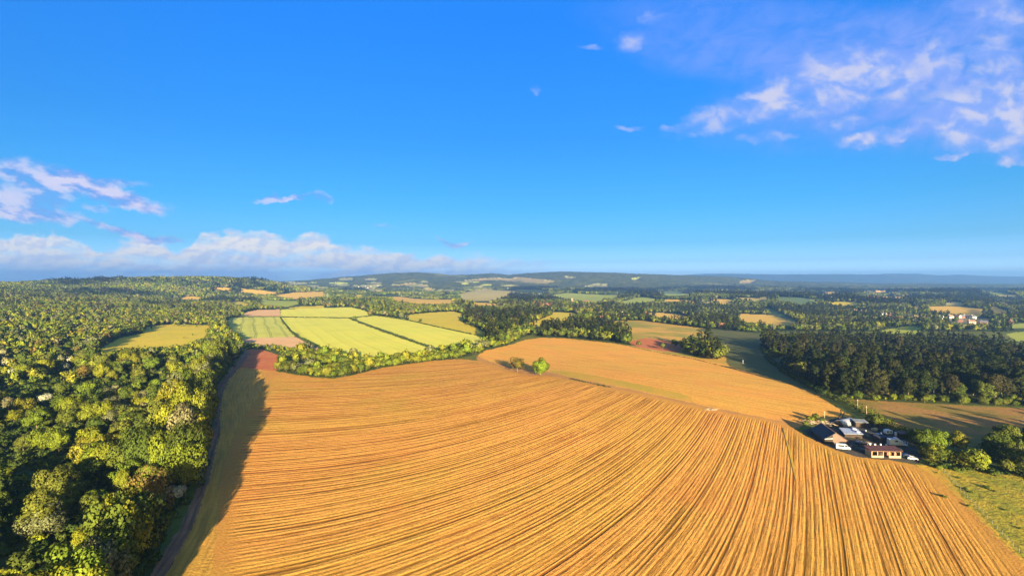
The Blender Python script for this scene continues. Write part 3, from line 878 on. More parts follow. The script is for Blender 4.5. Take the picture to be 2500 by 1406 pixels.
# ------------------------------------------------------------------ small mesh builder
class MB:
    def __init__(self):
        self.v, self.f = [], []

    def add(self, vs, fs):
        o = len(self.v)
        self.v += [tuple(p) for p in vs]
        self.f += [tuple(i + o for i in f) for f in fs]
        return self

    def box(self, c, s, rz=0.0):
        x, y, z = (d / 2 for d in s)
        cr, sr = math.cos(rz), math.sin(rz)
        vs = []
        for k in (-z, z):
            for (a, b) in ((-x, -y), (x, -y), (x, y), (-x, y)):
                vs.append((c[0] + a * cr - b * sr, c[1] + a * sr + b * cr, c[2] + k))
        return self.add(vs, [(0, 3, 2, 1), (4, 5, 6, 7), (0, 1, 5, 4), (1, 2, 6, 5), (2, 3, 7, 6), (3, 0, 4, 7)])

    def prism(self, prof, a, b, axis='y'):
        """prof: 2-D outline; extruded from a to b along the axis"""
        n = len(prof)
        put = (lambda p, t: (p[0], t, p[1])) if axis == 'y' else (lambda p, t: (t, p[0], p[1])) if axis == 'x' else (lambda p, t: (p[0], p[1], t))
        vs = [put(p, a) for p in prof] + [put(p, b) for p in prof]
        fs = [(i, (i + 1) % n, (i + 1) % n + n, i + n) for i in range(n)] + [tuple(range(n))[::-1], tuple(range(n, 2 * n))]
        return self.add(vs, fs)

    def tube(self, p, q, r0, r1, n=7):
        p, q = Vector(p), Vector(q)
        d = (q - p).normalized()
        u = d.orthogonal().normalized()
        w = d.cross(u)
        vs = []
        for c, r in ((p, r0), (q, r1)):
            for k in range(n):
                a = 2 * math.pi * k / n
                vs.append(c + (u * math.cos(a) + w * math.sin(a)) * r)
        fs = [(k, (k + 1) % n, (k + 1) % n + n, k + n) for k in range(n)] + [tuple(range(n))[::-1], tuple(range(n, 2 * n))]
        return self.add(vs, fs)

    def lump(self, c, r, seed=0, n=8, m=5, rough=0.25):
        rr = random.Random(seed)
        vs, fs = [], []
        for j in range(m + 1):
            ph = math.pi * j / m
            for k in range(n):
                th = 2 * math.pi * k / n
                q = 1 + rr.uniform(-rough, rough)
                vs.append((c[0] + r[0] * q * math.sin(ph) * math.cos(th), c[1] + r[1] * q * math.sin(ph) * math.sin(th), c[2] + r[2] * q * math.cos(ph)))
        for j in range(m):
            for k in range(n):
                fs.append((j * n + k, (j + 1) * n + k, (j + 1) * n + (k + 1) % n, j * n + (k + 1) % n))
        return self.add(vs, fs)

    def mesh(self, name, mat, bevel=0.0, smooth=False):
        import bmesh
        me = bpy.data.meshes.new(name)
        me.from_pydata(self.v, [], self.f)
        bm = bmesh.new()
        bm.from_mesh(me)
        bmesh.ops.recalc_face_normals(bm, faces=bm.faces)
        if bevel:
            bmesh.ops.bevel(bm, geom=[e for e in bm.edges if len(e.link_faces) == 2 and e.calc_face_angle() > 0.5], offset=bevel, segments=2, affect='EDGES', profile=0.6, clamp_overlap=True)
        bm.to_mesh(me)
        bm.free()
        me.materials.append(mat)
        if smooth:
            me.polygons.foreach_set('use_smooth', np.ones(len(me.polygons), bool))
        return me

    def obj(self, name, mat, parent=None, bevel=0.0, smooth=False):
        return link(name, self.mesh(name, mat, bevel, smooth), parent)


# ------------------------------------------------------------------ trees
foliage_mat('leaf bright', (0.165, 0.170, 0.014), (0.100, 0.140, 0.014), (0.175, 0.155, 0.016))
foliage_mat('leaf mid', (0.068, 0.094, 0.013), (0.108, 0.115, 0.018), (0.048, 0.072, 0.014))
foliage_mat('leaf grey', (0.135, 0.140, 0.060), (0.100, 0.110, 0.040), (0.170, 0.150, 0.070))
foliage_mat('leaf russet', (0.165, 0.118, 0.024), (0.140, 0.108, 0.022), (0.120, 0.088, 0.025))
foliage_mat('leaf dark', (0.020, 0.029, 0.008), (0.030, 0.034, 0.010), (0.042, 0.036, 0.014))
foliage_mat('leaf shrub', (0.045, 0.070, 0.013), (0.075, 0.092, 0.016), (0.030, 0.052, 0.012))
foliage_mat('leaf blossom', (0.38, 0.37, 0.25), (0.30, 0.31, 0.18), (0.42, 0.39, 0.29))
foliage_mat('leaf lime', (0.135, 0.190, 0.016), (0.125, 0.175, 0.015), (0.14, 0.19, 0.018))
foliage_mat('leaf olive', (0.105, 0.088, 0.018), (0.11, 0.09, 0.02), (0.10, 0.085, 0.018))
foliage_mat('leaf hedge', (0.125, 0.145, 0.014), (0.085, 0.115, 0.013), (0.155, 0.145, 0.016))
BARK = weathered('bark', (0.15, 0.11, 0.07), (0.09, 0.07, 0.05), 2.0, 0.95, 0.05)
BARK_PALE = weathered('pale bark', (0.42, 0.33, 0.22), (0.30, 0.24, 0.17), 2.0, 0.95, 0.05)


def unit(n, rng):
    d = rng.normal(size=(n, 3))
    return d / np.linalg.norm(d, axis=1, keepdims=True)


def leaf_cloud(centres, radii, cards, size, rng, squash=1.0, up=0.15, mid=None):
    """leaf sprays over the surface of many clumps -> verts, faces, normals, tone"""
    P, N, T, SZ = [], [], [], []
    for c, r in zip(centres, radii):
        k = max(6, int(cards * (r / np.mean(radii)) ** 2))
        d = unit(k, rng)
        if mid is not None:
            out = c - mid
            out = out / (np.linalg.norm(out) + 1e-6)
            flip = (d @ out) < -0.35
            d[flip] *= -1
        rr = r * rng.uniform(0.72, 1.12, k)[:, None]
        p = c + d * rr * np.array([1, 1, squash])
        P.append(p)
        N.append(d)
        T.append(np.clip(rng.normal(1.0, 0.16) * rng.normal(1.0, 0.16, k), 0.55, 1.6))
        SZ.append(size * rng.uniform(0.55, 1.35, k))
    P, N, T, SZ = np.concatenate(P), np.concatenate(N), np.concatenate(T), np.concatenate(SZ)
    n = N + rng.normal(scale=0.55, size=N.shape) + np.array([0, 0, up])
    n /= np.linalg.norm(n, axis=1, keepdims=True)
    a = np.cross(n, unit(len(n), rng))
    a /= np.linalg.norm(a, axis=1, keepdims=True) + 1e-9
    b = np.cross(n, a)
    s = SZ[:, None] / 2
    el = rng.uniform(0.6, 1.0, (len(n), 1))
    V = np.stack([P - a * s - b * s * el * 0.6, P + a * s * 0.5 - b * s * el, P + a * s + b * s * el * 0.5, P - a * s * 0.4 + b * s * el], 1).reshape(-1, 3)
    Fq = np.arange(len(V)).reshape(-1, 4)
    return V, Fq, np.repeat(N, 4, 0), np.repeat(T, 4)


def crown_geom(seed, R, Ht, base, nb, cards, size, shape='round'):
    rng = np.random.default_rng(seed)
    hz = (Ht - base) / 2
    mid = np.array([0, 0, base + hz])
    if shape == 'round':
        d = unit(nb * 3, rng)
        d = d[d[:, 2] > -0.75][:nb]
        rad_ = rng.uniform(0.45, 0.82, len(d))[:, None]
        lop = 1 + 0.22 * np.sin(np.arctan2(d[:, 1], d[:, 0]) * 2 + rng.uniform(0, 6))[:, None]
        c = mid + d * rad_ * lop * np.array([R, R, hz])
        r = R * rng.uniform(0.22, 0.40, len(d))
        c = np.concatenate([c, [mid, mid + [R * .2, 0, hz * .2], mid - [R * .2, 0, hz * .15]]])
        r = np.concatenate([r, [R * 0.62, R * 0.5, R * 0.5]])
    elif shape == 'tall':
        t = rng.uniform(0, 1, nb)
        w = R * (0.35 + 0.65 * np.sin(np.pi * np.clip(t * 0.85 + 0.12, 0, 1)))
        a = rng.uniform(0, 6.283, nb)
        c = np.stack([np.cos(a) * w * 0.7, np.sin(a) * w * 0.7, base + t * (Ht - base)], 1)
        r = R * rng.uniform(0.26, 0.42, nb)
    elif shape == 'cone':
        t = np.sort(rng.uniform(0, 1, nb)) ** 0.9
        w = R * (1 - t) ** 0.8 + 0.3
        a = np.arange(nb) * 2.4 + rng.uniform(0, 0.8, nb)
        c = np.stack([np.cos(a) * w * 0.75, np.sin(a) * w * 0.75, base + t * (Ht - base)], 1)
        r = (R * 0.34) * (1.15 - t * 0.75)
    else:  # 'low' spreading shrub
        a = rng.uniform(0, 6.283, nb)
        q = np.sqrt(rng.uniform(0, 1, nb)) * R * 0.8
        c = np.stack([np.cos(a) * q, np.sin(a) * q, Ht * rng.uniform(0.25, 0.75, nb) * (1 - 0.4 * q / R)], 1)
        r = R * rng.uniform(0.25, 0.42, nb)
        mid = np.array([0, 0, 0.0])
    V, Fq, N, T = leaf_cloud(c, r, cards, size, rng, 0.9, mid=mid)
    # inner mass of leaves, so one does not see straight through
    L = MB()
    if shape in ('round', 'low'):
        L.lump(tuple(mid if shape == 'round' else (0, 0, Ht * 0.3)), (R * 0.46, R * 0.46, hz * 0.5 if shape == 'round' else Ht * 0.36), seed)
    else:
        L.lump((0, 0, base + (Ht - base) * 0.42), (R * 0.3, R * 0.3, (Ht - base) * 0.36), seed)
    LV = np.array(L.v)
    Ln = LV - LV.mean(0)
    Ln /= np.linalg.norm(Ln, axis=1, keepdims=True)
    n0 = len(V)
    V = np.concatenate([V, LV])
    Fq = np.concatenate([Fq, np.array(L.f) + n0])
    N = np.concatenate([N, Ln])
    T = np.concatenate([T, np.ones(len(LV))])
    o = V - mid
    o /= np.linalg.norm(o, axis=1, keepdims=True) + 1e-6
    N = N * 0.75 + o * 0.45
    N /= np.linalg.norm(N, axis=1, keepdims=True)
    return V, Fq, N, T


def leaf_mesh(name, geo, mat):
    V, Fq, N, T = geo
    me = mesh_np(name, V, Fq, [mat], attrs={'tone': T}, smooth=True)
    me.normals_split_custom_set_from_vertices([tuple(n) for n in N])
    return me


def trunk_mesh(name, seed, R, Ht, base, mat, thick=0.3):
    rr = random.Random(seed)
    b = MB()
    top = base + (Ht - base) * 0.55
    p = Vector((0, 0, -0.4))
    k = 3
    for i in range(k):
        q = Vector((rr.uniform(-.25, .25), rr.uniform(-.25, .25), -0.4 + (top + 0.4) * (i + 1) / k))
        b.tube(p, q, thick * (1 - 0.28 * i), thick * (1 - 0.28 * (i + 1)), 7)
        if i > 0:
            for _ in range(3):
                a = rr.uniform(0, 6.28)
                e = q + Vector((math.cos(a) * R * 0.6, math.sin(a) * R * 0.6, (Ht - base) * rr.uniform(.12, .3)))
                b.tube(q - Vector((0, 0, 0.5)), e, thick * 0.32, thick * 0.1, 5)
        p = q
    return b.mesh(name, mat)


PROTO = {}
def proto(key, n, R, Ht, base, mat, shape='round', nb=42, cards=84, size=0.50, thick=0.3, bark=BARK):
    PROTO[key] = []
    for i in range(n):
        s = hash(key) % 1 + sum(map(ord, key)) * 10 + i
        r = R * (0.9 + 0.25 * i / max(n - 1, 1))
        PROTO[key].append((leaf_mesh('crown', crown_geom(s, r, Ht * (1.06 - 0.2 * ((i * 2) % n) / n), base, nb, cards, size, shape), MATS[mat]),
                           trunk_mesh('trunk', s, r, Ht, base, bark, thick)))


proto('bright', 5, 4.7, 12.0, 1.4, 'leaf bright')
proto('mid', 5, 4.7, 12.5, 1.5, 'leaf mid')
proto('grey', 2, 4.8, 11.5, 1.6, 'leaf grey')
proto('russet', 2, 4.8, 11.0, 1.8, 'leaf russet', nb=28, cards=44)
proto('dark', 4, 4.4, 17.5, 3.0, 'leaf dark', 'tall', nb=40, cards=50, size=0.7)
proto('pine', 3, 4.4, 16.0, 2.0, 'leaf dark', 'round', nb=40, cards=60, size=0.6)
proto('blossom', 2, 3.6, 6.5, 0.8, 'leaf blossom', nb=26, cards=50, size=0.5)
proto('lime', 1, 7.0, 12.5, 1.2, 'leaf lime', nb=52, cards=90, size=0.6)
proto('olive', 1, 5.4, 11.0, 1.2, 'leaf olive', nb=40, cards=60)
proto('bush', 3, 4.2, 6.2, 0.3, 'leaf hedge', nb=28, cards=50, size=0.55)
proto('bushmid', 2, 4.2, 6.4, 0.3, 'leaf mid', nb=28, cards=50, size=0.55)

PCOL = bpy.data.collections.new('tree stock')       # never linked: stock for the uncountable woods


def stock(name, me):
    o = bpy.data.objects.new(name, me)
    PCOL_CUR.objects.link(o)
    return o


def instancer(name, pts, scl, rot, idx, coll, label, cat):
    me = bpy.data.meshes.new(name)
    me.vertices.add(len(pts))
    me.vertices.foreach_set('co', np.ascontiguousarray(pts, np.float32).ravel())
    for an, arr, ty in (('scl', scl, 'FLOAT'), ('rot', rot, 'FLOAT'), ('pick', idx, 'INT')):
        a = me.attributes.new(an, ty, 'POINT')
        a.data.foreach_set('value', np.ascontiguousarray(arr, np.float32 if ty == 'FLOAT' else np.int32))
    me.update()
    o = link(name, me)
    ng = bpy.data.node_groups.new(name, 'GeometryNodeTree')
    ng.interface.new_socket('Geometry', in_out='INPUT', socket_type='NodeSocketGeometry')
    ng.interface.new_socket('Geometry', in_out='OUTPUT', socket_type='NodeSocketGeometry')
    N = ng.nodes
    gi, go = N.new('NodeGroupInput'), N.new('NodeGroupOutput')
    ip = N.new('GeometryNodeInstanceOnPoints')
    ci = N.new('GeometryNodeCollectionInfo')
    ci.inputs['Collection'].default_value = coll
    ci.inputs['Separate Children'].default_value = True
    ci.inputs['Reset Children'].default_value = True
    ip.inputs['Pick Instance'].default_value = True
    def na(nm, ty):
        n = N.new('GeometryNodeInputNamedAttribute')
        n.data_type = ty
        n.inputs['Name'].default_value = nm
        return n.outputs['Attribute']
    cx = N.new('ShaderNodeCombineXYZ')
    L = ng.links
    L.new(na('rot', 'FLOAT'), cx.inputs[2])
    L.new(gi.outputs[0], ip.inputs['Points'])
    L.new(ci.outputs[0], ip.inputs['Instance'])
    L.new(na('pick', 'INT'), ip.inputs['Instance Index'])
    L.new(cx.outputs[0], ip.inputs['Rotation'])
    L.new(na('scl', 'FLOAT'), ip.inputs['Scale'])
    L.new(ip.outputs[0], go.inputs[0])
    md = o.modifiers.new('scatter', 'NODES')
    md.node_group = ng
    return tag(o, label, cat, kind='stuff')


# ---- stock for the woods nobody could count (fewer, larger leaf sprays), alphabetical order = pick index
def low(seed, R, Ht, base, shape, nb=12, cards=13, size=1.5):
    return crown_geom(seed, R, Ht, base, nb, cards, size, shape)


PCOL_CUR = bpy.data.collections.new('far stock')
FAR = PCOL_CUR
FARK = {}
def far_stock(kind, mat, n, R, Ht, base, shape, **kw):
    FARK[kind] = []
    for i in range(n):
        FARK[kind].append(len(FAR.objects))
        stock('s%02d' % len(FAR.objects), leaf_mesh('crown', low(700 + len(FAR.objects), R * (0.9 + 0.1 * i), Ht * (1.05 - 0.06 * i), base, shape, **kw), MATS[mat]))


far_stock('bright', 'leaf bright', 2, 5.4, 12, 0.6, 'round')
far_stock('mid', 'leaf mid', 3, 5.4, 12.5, 0.6, 'round')
far_stock('grey', 'leaf grey', 2, 5.0, 12, 0.6, 'round')
far_stock('russet', 'leaf russet', 1, 4.8, 11, 0.6, 'round')
far_stock('dark', 'leaf dark', 2, 4.4, 17, 1.0, 'tall', nb=14, cards=13, size=1.5)
far_stock('pine', 'leaf dark', 2, 4.0, 19, 1.0, 'cone', nb=18, cards=10, size=1.5)
far_stock('shrub', 'leaf shrub', 3, 3.0, 3.4, 0.0, 'low', nb=10, cards=30, size=0.6)
far_stock('shrubb', 'leaf bright', 1, 2.8, 3.2, 0.0, 'low', nb=10, cards=30, size=0.6)


def clump(seed, n, spread, kinds):
    rng = np.random.default_rng(seed)
    Vs, Fs, Ns, Ts, o = [], [], [], [], 0
    for i in range(n):
        k, R, Ht = kinds[i % len(kinds)]
        s = rng.uniform(0.8, 1.25)
        V, Fq, N, T = low(seed * 50 + i, R * s, Ht * s, 0.5, k, 7, 8, 2.6)
        a, q = rng.uniform(0, 6.28), math.sqrt(rng.uniform(0, 1)) * spread
        V = V + np.array([math.cos(a) * q, math.sin(a) * q, 0])
        Vs.append(V); Fs.append(Fq + o); Ns.append(N); Ts.append(T * rng.uniform(0.65, 1.35)); o += len(V)
    return np.concatenate(Vs), np.concatenate(Fs), np.concatenate(Ns), np.concatenate(Ts)


for kind, mat, kinds in (('cmid', 'leaf mid', [('round', 5.5, 12)]), ('cbright', 'leaf bright', [('round', 5.2, 11)]), ('cdark', 'leaf dark', [('cone', 4, 18), ('tall', 4.4, 16)]), ('cgrey', 'leaf grey', [('round', 5.2, 11)])):
    FARK[kind] = []
    for i in range(2):
        FARK[kind].append(len(FAR.objects))
        stock('s%02d' % len(FAR.objects), leaf_mesh('crown', clump(31 + len(FAR.objects), 7, 15, kinds), MATS[mat]))

# ------------------------------------------------------------------ where the trees stand
HOUSES = []    # filled further down; trees keep clear of them
def grid_pts(x0, x1, y0, y1, cell):
    xs = np.arange(x0, x1, cell)
    ys = np.arange(y0, y1, cell)
    a, b = np.meshgrid(xs, ys)
    a = a.ravel() + RNG.uniform(-0.48, 0.48, a.size) * cell
    b = b.ravel() + RNG.uniform(-0.48, 0.48, b.size) * cell
    return a, b


def on_field(X, Y, pad=0.0):
    r = np.zeros(X.shape, bool)
    for p in SPOLY:
        r |= inside(p, X, Y)
    return r


def pxy(X, Y, z):
    return CX + F * X / Y, HY + F * (CAM_H - z) / Y


# village houses: bearing, depression, style, turn, size
VILLAGE = [(1306, 741, 'brick'), (1314, 737, 'brick'), (1318, 742, 'brick'), (1325, 734, 'brick'), (1330, 739, 'brick'), (1337, 741, 'brick'), (1344, 738, 'brick'), (1348, 743, 'brick'), (1333, 745, 'brick'), (1322, 747, 'brick'), (1340, 747, 'brick'), (1311, 747, 'brick'),
           (1424, 738, 'brick'), (1432, 737, 'brick'), (1428, 750, 'white'), (1436, 746, 'brick'), (1478, 732, 'brick'), (1487, 733, 'brick'), (1466, 779, 'brick2'), (1446, 788, 'dark'),
           (1511, 771, 'white'), (1521, 768, 'white'), (1528, 773, 'brick'), (1567, 765, 'brick'), (1574, 767, 'brick'), (1727, 791, 'white'), (1764, 798, 'brick2'), (1768, 720, 'white'),
           (2089, 760, 'cream'), (2106, 762, 'cream'), (2117, 762, 'cream'), (2140, 764, 'brick'), (2150, 770, 'white'), (2160, 769, 'white'), (2170, 773, 'brick'), (2178, 770, 'cream'), (2168, 778, 'brick'), (2186, 781, 'brick'), (2198, 780, 'brick'), (2222, 773, 'dark'), (2236, 777, 'cream'),
           (2262, 776, 'dark'), (2298, 777, 'white'), (2320, 774, 'cream'), (2338, 774, 'cream'), (2350, 774, 'dark'), (2360, 774, 'white'), (2376, 775, 'white'), (2345, 783, 'dark'), (2372, 788, 'cream'), (2402, 789, 'dark'), (2032, 728, 'cream'), (2247, 766, 'white'),
           (2468, 786, 'dark')]
FARV = [(876, 700), (884, 701), (892, 698), (898, 702), (905, 699), (912, 697), (922, 698), (932, 696), (940, 699), (948, 700), (956, 698), (935, 692), (943, 691), (965, 688), (970, 687), (880, 690), (870, 690), (852, 690), (842, 691), (720, 691), (735, 688), (762, 684), (1012, 691), (985, 690), (1090, 683), (1105, 681)]
VG = G([v[0] for v in VILLAGE], [v[1] + 3 for v in VILLAGE])
FG = G([v[0] for v in FARV], [v[1] + 1 for v in FARV])
KEEP = [(p[0], p[1], 11) for p in VG] + [(p[0], p[1], 22) for p in FG]
CH = gp(1396, 742)
KEEP.append((CH[0] + 5, CH[1], 22))
PY = gp(799, 733)
KEEP.append((PY[0], PY[1], 14))


def clear_of(X, Y):
    ok = np.ones(X.shape, bool)
    for x, y, r in KEEP:
        # the strip towards the camera stays low too, or the house would be hidden
        ok &= ~((np.abs(X - x * (Y / y)) < r * 0.8) & (Y > y - r * 4.0) & (Y < y + r))
    return ok


FAR_PX = [np.array(s_[3], float) for s_ in SECT if s_[0] == 'far_field' or s_[2] in ('mixed', 'pink', 'meadow') or s_[2].startswith('crop')]


def hides_field(X, Y, z, h):
    # a tree whose upper crown would stand before an open field: the ground in front of it is open too
    px, py = pxy(X, Y, z + 0.62 * h)
    r = np.zeros(X.shape, bool)
    for p in FAR_PX:
        r |= inside(p, px, py)
    return r


trees = []   # dict rows: X, Y, z, kind, scale, zone


def add_trees(zone, X, Y, kinds, weights, smin, smax, cells=30.0):
    if len(X) == 0:
        return
    z = H(X, Y)
    # neighbouring trees tend to be alike: kind from a slow noise plus chance
    u = np.clip(vnoise(X, Y, cells, 9) * 0.45 + RNG.uniform(0, 1, len(X)) * 0.55, 0, 0.9999)
    order = np.argsort(np.argsort(u)) / max(len(u), 1)
    cw = np.cumsum(weights) / np.sum(weights)
    ki = np.searchsorted(cw, order, side='right')
    edge = np.where((dist_to(TRACKLINE, X, Y) < 24) & (zone == 'left'), 1.08, 1.0)
    sc = edge * RNG.uniform(smin, smax, len(X)) * (0.85 + 0.3 * vnoise(X, Y, 45.0, 3))
    hh = np.array([{'bush': 6, 'bushmid': 6, 'blossom': 6, 'dark': 17, 'pine': 19}.get(k, 12) for k in kinds])[np.minimum(ki, len(kinds) - 1)] * sc
    hid = hides_field(X, Y, z, hh) & (zone not in ('round', 'copse', 'right', 'scrub', 'hedge', 'hedge_low', 'offright', 'shade', 'row', 'belt'))
    for i in range(len(X)):
        if hid[i]:
            continue
        trees.append((X[i], Y[i], z[i], kinds[min(ki[i], len(kinds) - 1)], sc[i], zone))


def d_left(X, Y):
    return -(X + 30 + 0.5 * Y) / 1.118


# left wood
X, Y = grid_pts(-1250, -55, 60, 900, 7.7)
ok = (d_left(X, Y) > -40) & ~on_field(X, Y) & (np.abs(X) < 1.25 * (Y + 40)) & (Y > 60)
trk = dist_to(TRACKLINE, X, Y)
p1x, _ = pxy(X, Y, 0)
tx = np.interp(Y, TRACKLINE[:, 1], TRACKLINE[:, 0])
left_of = np.where(Y < TRACKLINE[-1, 1], X < tx - 4.5, d_left(X, Y) > -22)
ok &= left_of & (RNG.uniform(0, 1, len(X)) < np.where((Y < 420) & (trk > 16), 0.66, 0.9))
gap = vnoise(X, Y, 24.0, 5) * 0.6 + vnoise(X, Y, 60.0, 8) * 0.4
for px_, py_, k_, s_, *_r in [q for q in ((424, 1228, 'b', 5.5), (512, 1017, 'b', 5), (468, 1082, 'b', 5), (108, 985, 'b', 6), (160, 905, 'b', 6))]:
    g_ = gp(px_, py_)
    ok &= ~((np.abs(X - g_[0] * Y / g_[1]) < s_ * 1.15) & (Y > g_[1] - (32 if py_ == 1228 else 17)) & (Y < g_[1] + s_))
ok &= (gap > np.where(Y < 420, 0.36, 0.30)) | ((trk < 16) & (RNG.uniform(0, 1, len(X)) < 0.8))
add_trees('left', X[ok], Y[ok], ['russet', 'bright', 'mid', 'grey', 'blossom'], [0.03, 0.47, 0.35, 0.12, 0.03], 0.50, 1.22)
_e = np.arange(62.0, 420.0, 6.2)
_ex = np.interp(_e, TRACKLINE[:, 1], TRACKLINE[:, 0]) - 8.0 + RNG.uniform(-1.6, 1.6, len(_e))
_ey = _e + RNG.uniform(-1.5, 1.5, len(_e))
_ok = np.ones(len(_e), bool)
for px_, py_ in ((424, 1228), (512, 1017), (468, 1082)):
    g_ = gp(px_, py_)
    _ok &= ~((_ey > g_[1] - (32 if py_ == 1228 else 13)) & (_ey < g_[1] + 5))
add_trees('left', _ex[_ok], _ey[_ok], ['bright', 'mid', 'grey'], [0.45, 0.4, 0.15], 0.85, 1.15)
# scattered bushes on the sloping meadow
for px, py, k, s in [(352, 806, 'grey', .8), (370, 803, 'bush', .8), (425, 796, 'bush', .9), (436, 797, 'bushmid', .8), (450, 798, 'grey', .6), (480, 799, 'bushmid', .7), (449, 826, 'bush', .5), (470, 819, 'bushmid', .5), (195, 851, 'bright', 1.0)]:
    g = gp(px, py)
    trees.append((g[0], g[1], g[2], k, s, 'meadow'))
# left hill and beyond
X, Y = grid_pts(-2300, -200, 900, 1700, 10.5)
ok = (d_left(X, Y) > -60) & ~on_field(X, Y) & (np.abs(X) < 1.2 * Y) & clear_of(X, Y) & (RNG.uniform(0, 1, len(X)) < 0.85)
add_trees('hill', X[ok], Y[ok], ['russet', 'bright', 'mid', 'grey', 'dark'], [0.09, 0.36, 0.34, 0.16, 0.05], 0.75, 1.15, 60)
# woods of their own
def wood(zone, cell, kinds, weights, smin, smax, keep=0.92, cut=None):
    p = WPOLY[zone]
    X, Y = grid_pts(p[:, 0].min(), p[:, 0].max(), p[:, 1].min(), p[:, 1].max(), cell)
    ok = inside(p, X, Y) & (RNG.uniform(0, 1, len(X)) < keep) & (np.abs(X) < 1.25 * Y) & clear_of(X, Y)
    if cut is not None:
        ok &= ~inside(ground_poly(cut), X, Y)
    add_trees(zone, X[ok], Y[ok], kinds, weights, smin, smax)


wood('right', 7.2, ['dark', 'pine', 'mid', 'russet'], [0.34, 0.40, 0.26, 0.0], 0.60, 1.25, cut=[(1885, 876), (2000, 866), (2110, 866), (2060, 884), (1990, 896), (1925, 893)])
wood('centre', 8.0, ['mid', 'bright', 'dark', 'russet'], [0.5, 0.18, 0.22, 0.1], 0.95, 1.4)
wood('copse', 8.0, ['dark', 'mid', 'bright'], [0.42, 0.42, 0.16], 0.8, 1.1)
wood('round', 7.5, ['mid', 'bright', 'dark'], [0.55, 0.2, 0.25], 0.9, 1.3)
wood('hedge', 5.6, ['bush', 'bright', 'bushmid', 'grey'], [0.60, 0.12, 0.24, 0.04], 0.62, 1.1, 0.85, cut=[(700, 893), (745, 878), (800, 888), (850, 895), (800, 905), (740, 902)])
wood('hedge_low', 6.0, ['bush', 'bushmid'], [0.6, 0.4], 0.5, 0.8)
wood('row', 8.0, ['mid', 'dark', 'bright'], [0.5, 0.3, 0.2], 0.6, 0.95)
wood('belt', 9.0, ['mid', 'bright', 'grey', 'russet'], [0.35, 0.35, 0.15, 0.15], 0.9, 1.25)
wood('scrub', 4.5, ['bush', 'bushmid'], [0.45, 0.55], 0.35, 0.8, 0.8)
wood('shade', 6.5, ['mid', 'bushmid'], [0.7, 0.3], 0.55, 0.9)
# trees just outside the right edge of the frame, whose shadows lie on the rough pasture
X, Y = grid_pts(238, 330, 135, 205, 9.0)
ok = (X > 1.12 * Y + 8)
add_trees('offright', X[ok], Y[ok], ['dark', 'mid'], [0.5, 0.5], 0.9, 1.15)
# edge of the striped field: feet of the left wood
# general woodland, 900 m to 1600 m
X, Y = grid_pts(-700, 2000, 900, 1650, 11.5)
ok = (d_left(X, Y) <= -60) & ~on_field(X, Y) & (np.abs(X) < 1.2 * Y) & clear_of(X, Y)
right_ = X > 250
ok &= RNG.uniform(0, 1, len(X)) < np.where(right_, 0.92, 0.8)
r2 = ok & right_
add_trees('midright', X[r2], Y[r2], ['dark', 'mid', 'pine', 'bright', 'grey'], [0.20, 0.46, 0.06, 0.16, 0.12], 0.75, 1.2, 80)
r2 = ok & ~right_
add_trees('midleft', X[r2], Y[r2], ['mid', 'bright', 'grey', 'dark', 'russet'], [0.38, 0.30, 0.12, 0.12, 0.08], 0.75, 1.2, 80)

